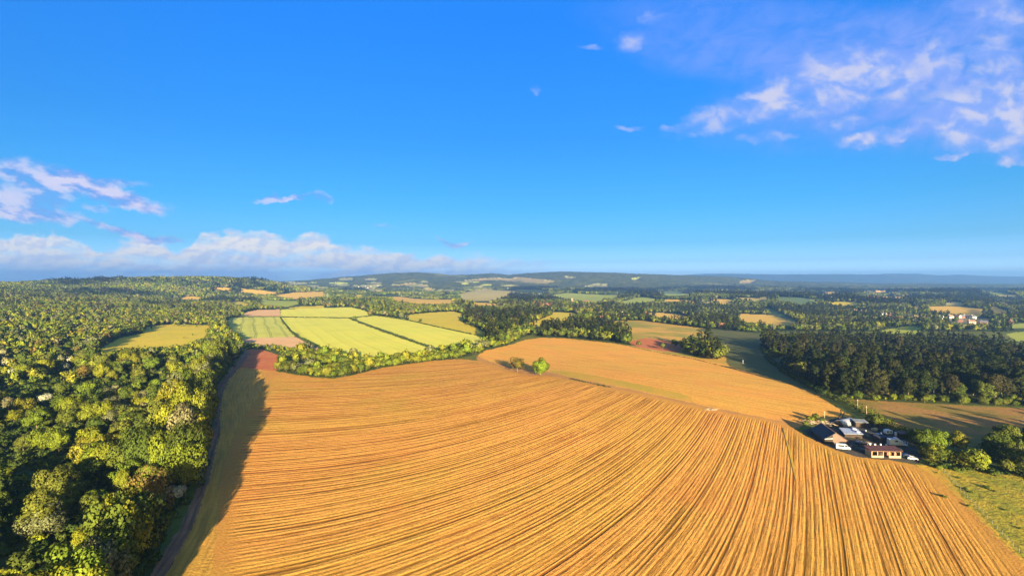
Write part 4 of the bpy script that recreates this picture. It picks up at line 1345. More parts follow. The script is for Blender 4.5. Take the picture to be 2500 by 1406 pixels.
# single trees and bushes of their own
SPECIAL = [
    # bearing, depression, kind, scale, name, label, category
    (1320, 917, 'lime', 0.94, 'round_tree', 'bright green round tree standing alone on the field crest', 'tree'),
    (1263, 908, 'olive', 1.1, 'olive_tree', 'olive brown lone tree left of the bright round tree', 'tree'),
    (980, 780, 'grey', 1.35, 'pale_tree', 'tall pale barked tree at the corner of the golden meadow', 'tree'),
    (956, 773, 'bright', 0.85, 'small_tree', 'small slim tree on the field edge left of the pale barked tree', 'tree'),
    (1026, 787, 'mid', 0.6, 'small_tree', 'small dark tree on the hedge line of the golden meadow', 'tree'),
    (424, 1228, 'blossom', 1.05, 'blossoming_tree', 'white blossoming tree beside the dirt track, nearest one', 'tree'),
    (512, 1017, 'blossom', 0.9, 'blossoming_tree', 'white blossoming bush at the wood edge by the field shadow', 'tree'),
    (468, 1082, 'blossom', 0.85, 'blossoming_tree', 'pale blossoming tree half hidden in the shaded wood edge', 'tree'),
    (108, 985, 'blossom', 1.0, 'blossoming_tree', 'large greyish white blossoming tree in the left wood', 'tree'),
    (160, 905, 'blossom', 1.0, 'blossoming_tree', 'pale blossoming tree below the sloping meadow', 'tree'),
    (748, 905, 'blossom', 0.95, 'blossoming_tree', 'white blossoming bush inside the hedgerow thicket', 'tree'),
    (1647, 847, 'mid', 0.85, 'round_bush', 'dark round bush beside the red ploughed patch', 'bush'),
    (1618, 853, 'mid', 0.6, 'round_bush', 'small dark bush left of the copse on the field edge', 'bush'),
    (1560, 846, 'mid', 0.62, 'round_bush', 'round bush at the right tip of the dark copse', 'bush'),
    (2280, 1122, 'bright', 0.72, 'young_tree', 'yellow green young tree right of the open shed', 'tree'),
    (2292, 1100, 'bright', 0.8, 'young_tree', 'slim green tree behind the yellow green young tree', 'tree'),
    (2340, 1104, 'bright', 0.78, 'young_tree', 'olive tree poking up behind the big bright bush', 'tree'),
    (2345, 1138, 'bush', 1.0, 'large_bush', 'bright green bush left half of the pair by the pasture', 'bush'),
    (2385, 1146, 'bush', 1.25, 'large_bush', 'largest bright green bush by the rough pasture', 'bush'),
    (2325, 1130, 'grey', 0.42, 'young_tree', 'grey green sapling between the young tree and large bush', 'tree'),
    (2300, 1126, 'bushmid', 1.0, 'large_bush', 'dark green bush under the yellow green young tree', 'bush'),
    (2266, 1120, 'bushmid', 0.95, 'large_bush', 'dark bush just right of the parked dark car', 'bush'),
    (2462, 1150, 'blossom', 0.42, 'blossoming_tree', 'small pale bush in front of the dark right trees', 'bush'),
    (2432, 1120, 'mid', 1.0, 'broadleaf_tree', 'shaded tree right of the largest bright green bush', 'tree'),
    (2250, 1106, 'mid', 0.95, 'broadleaf_tree', 'shaded green tree at the right end of the farmyard', 'tree'),
    (2232, 1076, 'bushmid', 0.8, 'large_bush', 'shaded bush behind the white horsebox in the yard', 'bush'),
    (2140, 1040, 'bushmid', 0.9, 'large_bush', 'round shaded bush in the middle of the yard', 'bush'),
    (2125, 1036, 'bushmid', 0.6, 'large_bush', 'small shaded bush behind the low grey shed', 'bush'),
]
LABELN = {}


def put_tree(x, y, z, kind, s, name, label, cat, group=None, rz=None, tall=1.0):
    rz = random.uniform(0, 6.28) if rz is None else rz
    cm_, tm = random.choice(PROTO[kind])
    r = thing(name, (x, y, z - 0.1), label, cat, rz, group)
    r.scale = (s * random.uniform(.85, 1.2), s * random.uniform(.85, 1.2), s * tall * random.uniform(.88, 1.1))
    link('trunk', tm, r)
    link('crown', cm_, r)
    return r


for px, py, k, s, nm, lb, ct in SPECIAL:
    g = gp(px, py)
    put_tree(g[0], g[1], g[2], k, s, nm, lb, ct)

# -------- individuals: the trees that show largest; the rest are woods nobody could count
COLOUR = {'bright': 'yellow green', 'mid': 'mid green', 'grey': 'grey green', 'russet': 'russet olive', 'dark': 'dark green', 'pine': 'dark olive broad crowned', 'blossom': 'pale blossoming', 'bush': 'yellow green', 'bushmid': 'mid green'}
KNAME = {'bright': 'broadleaf_tree', 'mid': 'broadleaf_tree', 'grey': 'broadleaf_tree', 'russet': 'broadleaf_tree', 'dark': 'dark_tree', 'pine': 'dark_tree', 'blossom': 'blossoming_tree', 'bush': 'hedge_bush', 'bushmid': 'hedge_bush'}
WORD = {'broadleaf_tree': 'broadleaf tree', 'dark_tree': 'woodland tree', 'blossoming_tree': 'tree', 'hedge_bush': 'bush'}
LIMIT = {'broadleaf_tree': 285, 'dark_tree': 290, 'blossoming_tree': 60, 'hedge_bush': 230}


def where(zone, px, py):
    if zone == 'left':
        if py > 1250:
            return 'in the left wood at the bottom corner' if px < 180 else 'in the nearest part of the left wood by the track'
        if py > 1080:
            return 'in the left wood near the left edge' if px < 200 else 'in the left wood level with the barn'
        if py > 930:
            return 'in the left wood near the left edge, further up' if px < 220 else 'in the left wood where the shadow reaches the stubble'
        if py > 860:
            return 'in the left wood just below the sloping meadow'
        return 'in the upper left wood around the sloping meadow'
    return {'hill': 'on the left wooded hill', 'right': 'in the dark wood at the right', 'centre': 'in the central wood', 'copse': 'in the dark copse behind the orange stubble', 'round': 'in the round copse beside the orange stubble',
            'hedge': 'in the thick hedgerow beyond the stubble field' if px > 880 else 'in the bulging hedgerow thicket beside the red ploughed corner', 'hedge_low': 'in the low hedge above the red ploughed corner', 'row': 'in the long hedgerow behind the mixed pasture', 'belt': 'in the tree belt beyond the crop fields',
            'scrub': 'in the scrub along the foot of the dark wood', 'shade': 'in the shaded trees at the right edge', 'offright': 'just outside the right edge', 'meadow': 'standing on the sloping meadow', 'midright': 'in the woods of the right middle distance', 'midleft': 'in the woods of the middle distance'}[zone]


cand = {}
for t in trees:
    if t[5] == 'offright':
        cand.setdefault('off', []).append((0, t))
        continue
    px, py = pxy(t[0], t[1], t[2])
    vis = -60 < px < 2560 and py < (1760 if t[5] == 'left' else 1480) and t[1] < 900
    cand.setdefault(KNAME[t[3]], []).append((t[4] / t[1] if vis else 0, t))
rest = [t for _, t in cand.pop('off', [])]
for kn, lst in cand.items():
    lst.sort(key=lambda q: -q[0])
    n = 0
    for sz, t in lst:
        if sz > 0 and n < LIMIT[kn]:
            n += 1
            px, py = pxy(t[0], t[1], t[2])
            lb = COLOUR[t[3]] + ' ' + WORD[kn] + ' ' + where(t[5], px, py)
            tall = 1.5 if t[5] == 'left' and dist_to(TRACKLINE, np.array([t[0]]), np.array([t[1]]))[0] < 24 else 1.0
            put_tree(t[0], t[1], t[2], t[3], t[4], kn, lb, 'bush' if kn == 'hedge_bush' else 'tree', lb + 's' if False else lb.replace(' tree ', ' trees ', 1).replace(' bush ', ' bushes ', 1), tall=tall)
        else:
            rest.append(t)

FMAP = {'bright': 'bright', 'mid': 'mid', 'grey': 'grey', 'russet': 'russet', 'dark': 'dark', 'pine': 'pine', 'blossom': 'grey', 'bush': 'bright', 'bushmid': 'mid'}
def stuff_from(name, rows, label, cat):
    if not rows:
        return
    pts = np.array([(t[0], t[1], t[2] - 0.2) for t in rows])
    sc = np.array([t[4] * (1.3 if t[5] == 'left' and t[1] < 100 else 1.0) * (0.55 if t[3] in ('bush', 'bushmid', 'blossom') else 1.0) for t in rows])
    idx = np.array([random.choice(FARK[FMAP[t[3]]]) for t in rows])
    instancer(name, pts, sc, RNG.uniform(0, 6.28, len(rows)), idx, FAR, label, cat)


stuff_from('woodland', [t for t in rest if t[3] not in ('dark', 'pine')], 'mass of green broadleaf woodland over the hills and valley', 'woodland')
stuff_from('dark_woodland', [t for t in rest if t[3] in ('dark', 'pine')], 'mass of dark woodland trees further back', 'woodland')

# undergrowth of the left wood and rough margins
X, Y = grid_pts(-560, -40, 60, 560, 4.2)
tx = np.interp(Y, TRACKLINE[:, 1], TRACKLINE[:, 0])
ok = (X < tx - 3.6) & (d_left(X, Y) < 260) & ~on_field(X, Y) & (np.abs(X) < 1.25 * (Y + 40)) & (RNG.uniform(0, 1, len(X)) < 0.75)
X2, Y2 = grid_pts(150, 330, 140, 260, 3.4)
p2x, p2y = pxy(X2, Y2, 0)
e1 = dist_to(ground_poly([(2296, 1140), (2400, 1153), (2500, 1160)]), X2, Y2)
e2 = dist_to(ground_poly([(2330, 1165), (2380, 1225), (2440, 1290), (2500, 1350)]), X2, Y2)
ok2 = (e1 < 3.0) | ((e2 < 9) & (RNG.uniform(0, 1, len(X2)) < 0.14))
Xs, Ys = np.concatenate([X[ok], X2[ok2]]), np.concatenate([Y[ok], Y2[ok2]])
small = np.concatenate([np.ones(ok.sum()), np.where(e1[ok2] < 3.0, 0.7, 0.32)])
pts = np.stack([Xs, Ys, H(Xs, Ys) - 0.2], 1)
pk = np.array([random.choice(FARK['shrub'] + FARK['shrub'] + FARK['shrubb']) for _ in Xs])
instancer('undergrowth', pts, small * RNG.uniform(0.5, 1.25, len(Xs)), RNG.uniform(0, 6.28, len(Xs)), pk, FAR, 'dark green undergrowth of shrubs between the trees', 'undergrowth')

# far woodland in clumps, 1.6 to 4 km
P_, K_ = [], []
for y0, y1, cell in ((1640, 2400, 22.0), (2400, 4200, 32.0)):
    X, Y = grid_pts(-1.1 * y1, 1.1 * y1, y0, y1, cell)
    ok = (np.abs(X) < 1.1 * Y) & ~on_field(X, Y) & clear_of(X, Y) & (RNG.uniform(0, 1, len(X)) < 0.9)
    open_ = vnoise(X, Y, 260.0, 12)
    ok &= ~((open_ > 0.76) & (X < 300) & (X > -700))
    X, Y = X[ok], Y[ok]
    vis_ = ~hides_field(X, Y, H(X, Y), 15.0)
    X, Y = X[vis_], Y[vis_]
    kk = vnoise(X, Y, 210.0, 13) * 0.6 + RNG.uniform(0, 1, len(X)) * 0.4 + np.where(X > 0, -0.05, 0.14)
    P_.append(np.stack([X, Y, H(X, Y) - 0.5], 1))
    K_.append(kk)
P_, K_ = np.concatenate(P_), np.concatenate(K_)
pick = np.array([random.choice(FARK['cdark'] if k < 0.36 else FARK['cmid'] if k < 0.62 else FARK['cgrey'] if k < 0.68 else FARK['cbright']) for k in K_])
instancer('far_woodland', P_, RNG.uniform(0.8, 1.2, len(P_)) * np.where(P_[:, 1] > 2400, 1.25, 1.0), RNG.uniform(0, 6.28, len(P_)), pick, FAR, 'continuous far woodland towards the horizon', 'woodland')


# ------------------------------------------------------------------ hedges along the field edges (each one a thing)
def hedge(pts, h, w, name, label, mat='leaf shrub', gaps=0.0, cards=10, size=0.7, step=0.8):
    line = ground_poly(pts)
    o = line[len(line) // 2]
    oz = float(H(o[0], o[1]))
    cs, rs = [], []
    rng = np.random.default_rng(len(pts) * 7 + int(pts[0][0]))
    for a, b in zip(line[:-1], line[1:]):
        L = np.hypot(*(b - a))
        n = max(2, int(L / (w * step)))
        for i in range(n):
            if rng.uniform() < gaps:
                continue
            p = a + (b - a) * (i + rng.uniform(0, 1)) / n
            r = w / 2 * rng.uniform(0.7, 1.25)
            z = float(H(p[0], p[1]))
            cs.append((p[0] - o[0] + rng.normal() * w * 0.12, p[1] - o[1] + rng.normal() * w * 0.12, z - oz + h * rng.uniform(0.35, 0.6)))
            rs.append(r)
    V, Fq, N, T = leaf_cloud(np.array(cs), np.array(rs), cards, size, rng, h / w)
    ob = link(name, leaf_mesh(name, (V, Fq, N, T), MATS[mat]), None, (o[0], o[1], oz))
    return tag(ob, label, 'hedge')


hedge([(574, 772.5), (683, 773.5), (850, 776.2), (915, 770.2)], 1.3, 1.8, 'hedge', 'thin low hedge crossing the crop fields from side to side', gaps=0.1, cards=14, size=1.2)
hedge([(684, 774), (693, 787), (708, 806), (724, 822), (748, 830), (772, 842), (800, 860)], 1.2, 1.6, 'hedge', 'low dark hedge right of the striped crop field', gaps=0.12, cards=14, size=1.0)
hedge([(853, 777), (888, 789), (945, 811), (1000, 831), (1042, 845), (1085, 858)], 1.0, 2.0, 'hedge', 'grassy bank hedge between the two yellow green crop fields', gaps=0.12, cards=14, size=1.0)
hedge([(930, 772), (1000, 783), (1080, 801.5), (1150, 816), (1190, 824)], 1.6, 2.2, 'hedge', 'low hedge between crop field and golden meadow', gaps=0.15, cards=14, size=1.0)
hedge([(2012, 966), (2058, 982), (2100, 1003), (2140, 1024), (2190, 1052), (2250, 1090), (2275, 1108)], 4.2, 5.0, 'hedge', 'tall dark hedge between farmyard and rough pasture', cards=60, size=0.7, step=0.5)
hedge([(1860, 850), (1880, 884), (1930, 920), (1985, 951), (2012, 965)], 4.0, 5.0, 'hedge', 'dark hedge along the front of the dark wood', cards=50, size=0.8, step=0.5)
hedge([(1545, 848), (1600, 859), (1700, 878), (1800, 903)], 0.6, 1.2, 'hedge', 'thin dark weedy line along the orange stubble', gaps=0.35, cards=10, size=0.5)
hedge([(1390, 925), (1420, 931), (1460, 940), (1490, 946)], 0.9, 1.8, 'hedge', 'short dark bank beside the farm track', gaps=0.2, cards=20, size=0.5)


# ------------------------------------------------------------------ buildings
WHITE = weathered('white render', (0.75, 0.72, 0.66), (0.62, 0.58, 0.50), 0.4, 0.8)
CREAM = weathered('cream render', (0.62, 0.50, 0.36), (0.52, 0.42, 0.30), 0.4, 0.85)
BRICK = weathered('red brick', (0.27, 0.13, 0.09), (0.22, 0.10, 0.07), 0.6, 0.9)
TILE = weathered('clay tiles', (0.24, 0.10, 0.065), (0.17, 0.075, 0.05), 0.7, 0.85)
TILE2 = weathered('brown tiles', (0.20, 0.12, 0.08), (0.14, 0.09, 0.06), 0.7, 0.85)
SLATE = weathered('slate', (0.12, 0.12, 0.13), (0.08, 0.08, 0.09), 0.7, 0.6)
STONE = weathered('sandstone', (0.25, 0.17, 0.11), (0.20, 0.14, 0.09), 0.5, 0.9)
GLASS = principled('window glass', (0.02, 0.025, 0.03), 0.08, 0.6)
DARKW = weathered('dark timber', (0.035, 0.025, 0.018), (0.06, 0.04, 0.028), 0.8, 0.9)
BROWNROOF = corrugated('rusty brown sheet', (0.10, 0.038, 0.025), (0.15, 0.06, 0.035), 0)
BLACKROOF = corrugated('dark sheet roof', (0.016, 0.016, 0.02), (0.03, 0.028, 0.03), 1, 3.0)
RUST = corrugated('weathered brown sheet', (0.13, 0.075, 0.05), (0.095, 0.055, 0.035), 1, 3.0)
WSHEET = corrugated('white sheet roof', (0.50, 0.54, 0.64), (0.38, 0.42, 0.52), 0)  # white sheet darkened and tinted blue, shade painted into the roof colour
POLY = weathered('greenhouse film', (0.20, 0.21, 0.25), (0.14, 0.15, 0.18), 0.6, 0.35, 0.5)
GREYSHEET = corrugated('grey sheet roof', (0.26, 0.27, 0.27), (0.18, 0.19, 0.19), 0)
PLANK = weathered('pale planks', (0.34, 0.25, 0.15), (0.26, 0.19, 0.12), 0.7, 0.85)
ORANGE = weathered('orange timber', (0.30, 0.13, 0.05), (0.22, 0.10, 0.045), 0.8, 0.85)
WPAINT = weathered('white paint', (0.60, 0.60, 0.60), (0.46, 0.46, 0.46), 0.8, 0.35, 0.5)
RUBBER = principled('tyre rubber', (0.02, 0.02, 0.02), 0.85)
STEEL = weathered('galvanised steel', (0.16, 0.16, 0.18), (0.11, 0.11, 0.13), 1.0, 0.5, 0.5)
DKPAINT = weathered('dark car paint', (0.03, 0.035, 0.05), (0.04, 0.045, 0.06), 0.6, 0.25, 0.5)
REDPAINT = weathered('red paint', (0.45, 0.05, 0.03), (0.34, 0.05, 0.03), 0.8, 0.5)
LAMP = principled('lamp glass', (0.6, 0.6, 0.55), 0.15, 0.6)


def house_meshes(L, Wd, h, rh, wall, roof):
    w = MB().prism([(-Wd / 2, -0.5), (Wd / 2, -0.5), (Wd / 2, h), (0, h + rh), (-Wd / 2, h)], -L / 2, L / 2)
    r = MB()
    e, th = 0.45, 0.22
    k = rh / (Wd / 2)
    for s in (-1, 1):
        r.prism([(s * (Wd / 2 + e), h - e * k + 0.02), (0, h + rh + 0.02), (0, h + rh + th + .02), (s * (Wd / 2 + e), h - e * k + th + .02)], -L / 2 - 0.35, L / 2 + 0.35)
    c = MB().box((0, L * 0.32, h + rh + 0.6), (0.9, 0.7, 1.9))
    win = MB().box((-Wd / 2 - 0.03, 0, 0), (0.12, 1.3, 1.2))
    wind = MB().box((0, -L / 2 - 0.03, 0), (1.3, 0.12, 1.2))
    return [w.mesh('wall', wall), r.mesh('roof', roof), c.mesh('chimney', wall), win.mesh('window', GLASS), wind.mesh('window', GLASS)]


STY = {'brick': (BRICK, TILE, 11, 7.5, 5.2, 3.6), 'brick2': (TILE, TILE, 13, 8, 5.0, 4.0), 'white': (WHITE, SLATE, 11, 7, 5.2, 3.0), 'cream': (CREAM, TILE2, 12, 7.5, 5.2, 3.4), 'dark': (BRICK, SLATE, 12, 8, 4.8, 3.4)}
HM = {k: house_meshes(v[2], v[3], v[4], v[5], v[0], v[1]) for k, v in STY.items()}
HDESC = {'brick': 'red brick house with clay tiled roof', 'brick2': 'low house with big red tiled roof', 'white': 'white rendered house with slate roof', 'cream': 'cream house with brown tiled roof', 'dark': 'brick house with dark slate roof'}


def hwhere(px, py):
    if px < 1360:
        return 'in the red brick cluster left of the church'
    if px < 1445:
        return 'in the trees right of the church'
    if px < 1500:
        return 'among trees above the mixed pasture' if py > 760 else 'below the green slope right of the church'
    if px < 1600:
        return 'at the hedgerow behind the mixed pasture'
    if px < 1800:
        return 'in the long hedgerow' if py > 760 else 'deep in the right woods'
    if px < 2215:
        return 'in the left part of the far village'
    if px < 2290:
        return 'in the middle of the far village'
    return 'in the right row of the far village'


seen_lab = {}
for (px, py, st), g in zip(VILLAGE, VG):
    seen_lab.setdefault(HDESC[st] + ' ' + hwhere(px, py), []).append((px, py, st, g))
for lb, rows in seen_lab.items():
    rows.sort(key=lambda q: q[0])
    for px, py, st, g in rows:
        sc_ = 1.0 if g[1] < 1500 else 1.1
        o = thing('house', (g[0], g[1], g[2]), lb, 'house', random.choice([0.2, 1.3, 1.75, 0.9, 2.3]), lb.replace('house', 'houses', 1) if len(rows) > 1 else None)
        o.scale = (sc_, sc_, sc_)
        me = HM[st]
        link('wall', me[0], o)
        rf = link('roof', me[1], o)
        link('chimney', me[2], rf)
        v = STY[st]
        for yy in (-3, 0, 3):
            for zz in (1.4, 3.9):
                link('window', me[3], o).location = (0, yy, zz)
        for xx in (-1.8, 1.8):
            for zz in (1.4, 3.9):
                link('window', me[4], o).location = (xx, 0, zz)

FM = []
for wl, rf in ((CREAM, TILE2), (CREAM, TILE), (WHITE, SLATE)):
    a = MB().prism([(-5, -1), (5, -1), (5, 6), (0, 10), (-5, 6)], -9, 9)
    me = a.mesh('house', wl)
    me.materials.append(rf)
    for p in me.polygons:
        if 0.2 < p.normal.z < 0.95:
            p.material_index = 1
    FM.append(me)
for i, g in enumerate(FG):
    o = link('house', FM[i % 3], None, tuple(g))
    o.rotation_euler = (0, 0, random.choice([1.2, 1.7, 0.3, 2.2]))
    o.scale = (0.62, 0.62, 0.7)
    lb = 'tiny pale house in the hazy valley beyond the pylon' if FARV[i][0] > 800 else 'tiny pale house below the far left ridge'
    tag(o, lb, 'house', lb.replace('house', 'houses', 1))

# church
ch = thing('church', tuple(CH), 'brown stone church with square tower among village trees', 'church', 0.25)
MB().box((0, 0, 9.2), (6.5, 6.5, 19.4)).obj('tower', STONE, ch)
bt = MB()
for a in range(4):
    for b in (-2.4, 0, 2.4):
        x, y = [(b, 2.95), (b, -2.95), (2.95, b), (-2.95, b)][a]
        bt.box((x, y, 19.5), (1.2 if a < 2 else .5, .5 if a < 2 else 1.2, 1.4))
bt.obj('battlement', STONE, ch)
MB().box((0, -3.3, 14.5), (1.8, .2, 3.0)).obj('louvre_window', DARKW, ch)
MB().box((-3.3, 0, 14.5), (.2, 1.8, 3.0)).obj('louvre_window', DARKW, ch)
MB().prism([(-5, -.5), (5, -.5), (5, 6), (0, 10.5), (-5, 6)], 3.3, 21, 'x').obj('nave', STONE, ch)
rr = MB()
for s in (-1, 1):
    rr.prism([(s * 5.6, 5.5), (0, 10.55), (0, 10.85), (s * 5.6, 5.8)], 3.35, 21.4, 'x')
rr.obj('roof', TILE2, ch)
for i in range(4):
    MB().box((6 + i * 4.2, -5.05, 3.2), (1.4, .2, 2.8)).obj('window', GLASS, ch)

# electricity pylon
py_ = thing('pylon', tuple(PY), 'tall grey lattice electricity pylon in the far fields', 'pylon', 0.5)
py_.scale = (.75, .75, .78)
tw = MB()
def leg(z):
    t = z / 34.0
    return 3.6 * (1 - t) ** 1.2 + 0.55
zs = [0, 5, 10, 15, 20, 25, 30, 34]
for z0, z1 in zip(zs[:-1], zs[1:]):
    a, b = leg(z0), leg(z1)
    cs0 = [(-a, -a), (a, -a), (a, a), (-a, a)]
    cs1 = [(-b, -b), (b, -b), (b, b), (-b, b)]
    for i in range(4):
        tw.tube((*cs0[i], z0), (*cs1[i], z1), .28, .26, 4)
        tw.tube((*cs0[i], z0), (*cs1[(i + 1) % 4], z1), .14, .14, 4)
        tw.tube((*cs0[(i + 1) % 4], z0), (*cs1[i], z1), .14, .14, 4)
tw.obj('tower', STEEL, py_)
for z, w in ((21, 6), (26, 7), (31, 5)):
    a = MB()
    a.tube((-w, 0, z), (w, 0, z), .22, .22, 4)
    for s in (-1, 1):
        a.tube((s * w, 0, z), (s * .8, 0, z + 1.8), .15, .15, 4)
        a.tube((s * w, 0, z), (s * w, 0, z - 1.6), .12, .12, 4)
    a.obj('crossarm', STEEL, py_)

# ------------------------------------------------------------------ farmyard
def at(px, py):
    return tuple(gp(px, py))


# long dark barn: gable towards the camera
a, b = Vector(at(2040, 1084)), Vector(at(2005, 1058))
ax = (b - a)
Lb = ax.length
rzb = math.atan2(ax.y, ax.x) - math.pi / 2
barn = thing('barn', tuple((a + b) / 2), 'long dark roofed barn with brown boarded gable end', 'barn', rzb)
Wb, hb, rb = 9.0, 2.1, 2.9
MB().prism([(-Wb / 2, -.6), (-1.2, -.6), (-1.2, 2.0), (-Wb / 2, 2.0)], -Lb / 2 - .02, -Lb / 2 + .1).obj('door_opening', DARKW, barn)
MB().prism([(-Wb / 2, -.6), (Wb / 2, -.6), (Wb / 2, hb), (0, hb + rb), (-Wb / 2, hb)], -Lb / 2 + .1, Lb / 2).obj('wall', DARKW, barn)
MB().prism([(-1.2, -.6), (Wb / 2, -.6), (Wb / 2, hb), (0, hb + rb - .1), (-1.2, hb + rb - .85)], -Lb / 2 - .08, -Lb / 2 + .09).obj('gable_boarding', RUST, barn)
r1 = MB().prism([(-Wb / 2 - .5, hb - .35), (0, hb + rb + .02), (0, hb + rb + .2), (-Wb / 2 - .5, hb - .17)], -Lb / 2 - .4, Lb / 2 + .4).obj('roof', BLACKROOF, barn)  # slope turned from the sun, its shade painted as darker sheet
r2_ = MB().prism([(Wb / 2 + .5, hb - .35), (0.02, hb + rb + .02), (0.02, hb + rb + .2), (Wb / 2 + .5, hb - .17)], -Lb / 2 - .4, Lb / 2 + .4).obj('roof', RUST, barn)  # sunward slope, sunlight painted as lighter sheet
r2_['label'] = 'brown roof slope with sunlight painted into its colour'
MB().box((0, 0, hb + rb + .24), (.5, Lb + .8, .12)).obj('ridge_capping', RUST, r1)
MB().tube((-Wb / 2 - .1, -Lb / 2 - .3, 2.15), (-1.2, -Lb / 2 - .3, 2.5), .13, .13, 6).obj('fascia', WPAINT, barn)

# white sheet roofed building
c = np.mean([gp(2049, 1052), gp(2092, 1051), gp(2100, 1070), gp(2068, 1074)], 0)
e1 = gp(2068, 1074) - gp(2049, 1052)
wb = thing('farm_building', tuple(c), 'low farm building with wide white sheet roof, blue shade painted in', 'farm building', math.atan2(e1[1], e1[0]) + math.pi / 2)
MB().box((0, 0, .55), (7.0, 9.8, 2.1)).obj('wall', DARKW, wb)
MB().prism([(-3.9, 1.62), (3.9, 2.1), (3.9, 2.24), (-3.9, 1.76)], -5.3, 5.3).obj('roof', WSHEET, wb)
MB().box((2.2, 3.6, 2.3), (1.6, 2.4, .5)).obj('roof_vent', WPAINT, wb)
MB().box((2.5, -1.0, 2.33), (1.2, 3.4, .4)).obj('roof_vent', WPAINT, wb)
MB().box((0, -4.95, .7), (2.6, .12, 1.5)).obj('door', DARKW, wb)

# polytunnel
def arch(r, n=12, z0=-.3):
    return [(r, z0)] + [(r * math.cos(math.pi * k / n), r * 1.15 * math.sin(math.pi * k / n)) for k in range(n + 1)] + [(-r, z0)]


pt = thing('polytunnel', at(2062, 1036), 'grey polytunnel with dark arched mouth behind the white roof', 'polytunnel', rad(-62))
MB().prism(arch(2.5), -5.2, 5.2).obj('film_cover', POLY, pt, smooth=False)
MB().prism(arch(2.3, z0=-.2), -5.32, -5.21).obj('doorway', DARKW, pt)
hp = MB()
for yy in (-5.2, -1.7, 1.7, 5.2):
    for k in range(12):
        a0, a1 = math.pi * k / 12, math.pi * (k + 1) / 12
        hp.tube((2.54 * math.cos(a0), yy, 2.92 * math.sin(a0)), (2.54 * math.cos(a1), yy, 2.92 * math.sin(a1)), .07, .07, 4)
hp.obj('hoops', STEEL, pt)


def shed(px, py, L, Wd, h, rz, roofm, wallm, label, name='shed', mono=0.6):
    s = thing(name, at(px, py), label, 'shed', rz)
    MB().box((0, 0, h / 2 - .2), (L, Wd, h + .4)).obj('wall', wallm, s)
    MB().prism([(-Wd / 2 - .3, h + .03), (Wd / 2 + .3, h + mono), (Wd / 2 + .3, h + mono + .16), (-Wd / 2 - .3, h + .19)], -L / 2 - .3, L / 2 + .3, 'x').obj('roof', roofm, s)
    MB().box((L * .2, -Wd / 2 - .04, h * .42), (1.1, .1, h * .84)).obj('door', DARKW, s)
    return s


shed(2099, 1040, 5.6, 4.2, 2.4, rad(-10), GREYSHEET, DARKW, 'low grey roofed shed behind the white roofed building')
shed(2205, 1069, 3.8, 2.8, 2.2, rad(-8), RUST, DARKW, 'small brown roofed hut behind the white horsebox')
shed(2150, 1078, 4.6, 3.0, 2.2, rad(12), BLACKROOF, DARKW, 'black roofed shed behind the open fronted shed')

# open fronted shed
p0, p1 = gp(2124, 1116), gp(2203, 1118)
d = p1 - p0
Lo = float(np.hypot(d[0], d[1])) - 1.2
of = thing('open_shed', tuple((p0 + p1) / 2), 'open fronted timber shed with rusty brown roof and pale posts', 'shed', math.atan2(d[1], d[0]))
Dp, ho = 4.2, 2.8
MB().box((0, Dp, 1.35), (Lo, .16, 3.1)).obj('back_wall', ORANGE, of)
for s in (-1, 1):
    MB().box((s * Lo / 2, Dp / 2, 1.15), (.16, Dp - .3, 2.9)).obj('side_wall', PLANK, of)
MB().prism([(-.7, ho + .05), (Dp + .4, ho + .75), (Dp + .4, ho + .92), (-.7, ho + .22)], -Lo / 2 - .5, Lo / 2 + .5, 'x').obj('roof', BROWNROOF, of)
MB().box((0, .05, ho - .1), (Lo, .2, .26)).obj('lintel_beam', PLANK, of)
for i in range(6):
    MB().box((-Lo / 2 + .1 + i * (Lo - .2) / 5, 0, ho / 2 - .4), (.24, .24, ho + .4)).obj('post', PLANK, of)
for i in (0, 1, 3, 4):
    bw = (Lo - .2) / 5
    MB().box((-Lo / 2 + .1 + (i + .5) * bw, -.14, .45), (bw - .35, .1, .9)).obj('front_boarding', PLANK, of)
for i, (xx, m_, lab_) in enumerate(((-1.2, DARKW, 'dark covered load inside the open shed'), (2.2, ORANGE, 'stack of orange timber inside the open shed'), (5.2, RUST, 'brown stack at the right end inside the open shed'))):
    ca, sa = math.cos(math.atan2(d[1], d[0])), math.sin(math.atan2(d[1], d[0]))
    mid = (p0 + p1) / 2
    L_ = MB().box((0, 0, .8), (2.0, 2.2, 1.6))
    if i == 1:
        L_ = MB()
        for k in range(5):
            L_.box((0, 0, .2 + k * .36), (2.1 - .1 * k, 2.4, .3))
    o = L_.obj('stacked_load', m_, None, .06)
    o.location = (mid[0] + xx * ca - 2.6 * sa, mid[1] + xx * sa + 2.6 * ca, mid[2])
    o.rotation_euler = (0, 0, math.atan2(d[1], d[0]))
    tag(o, lab_, 'stack')


# vehicles
def wheels(v, xs, y, r=.36, w=.24):
    for x in xs:
        for s in (-1, 1):
            t_ = MB().tube((x, s * y - w / 2, r), (x, s * y + w / 2, r), r, r, 14).obj('wheel', RUBBER, v)
            MB().tube((x, s * y - w / 2 - .012, r), (x, s * y + w / 2 + .012, r), r * .55, r * .55, 10).obj('rim', STEEL, t_)


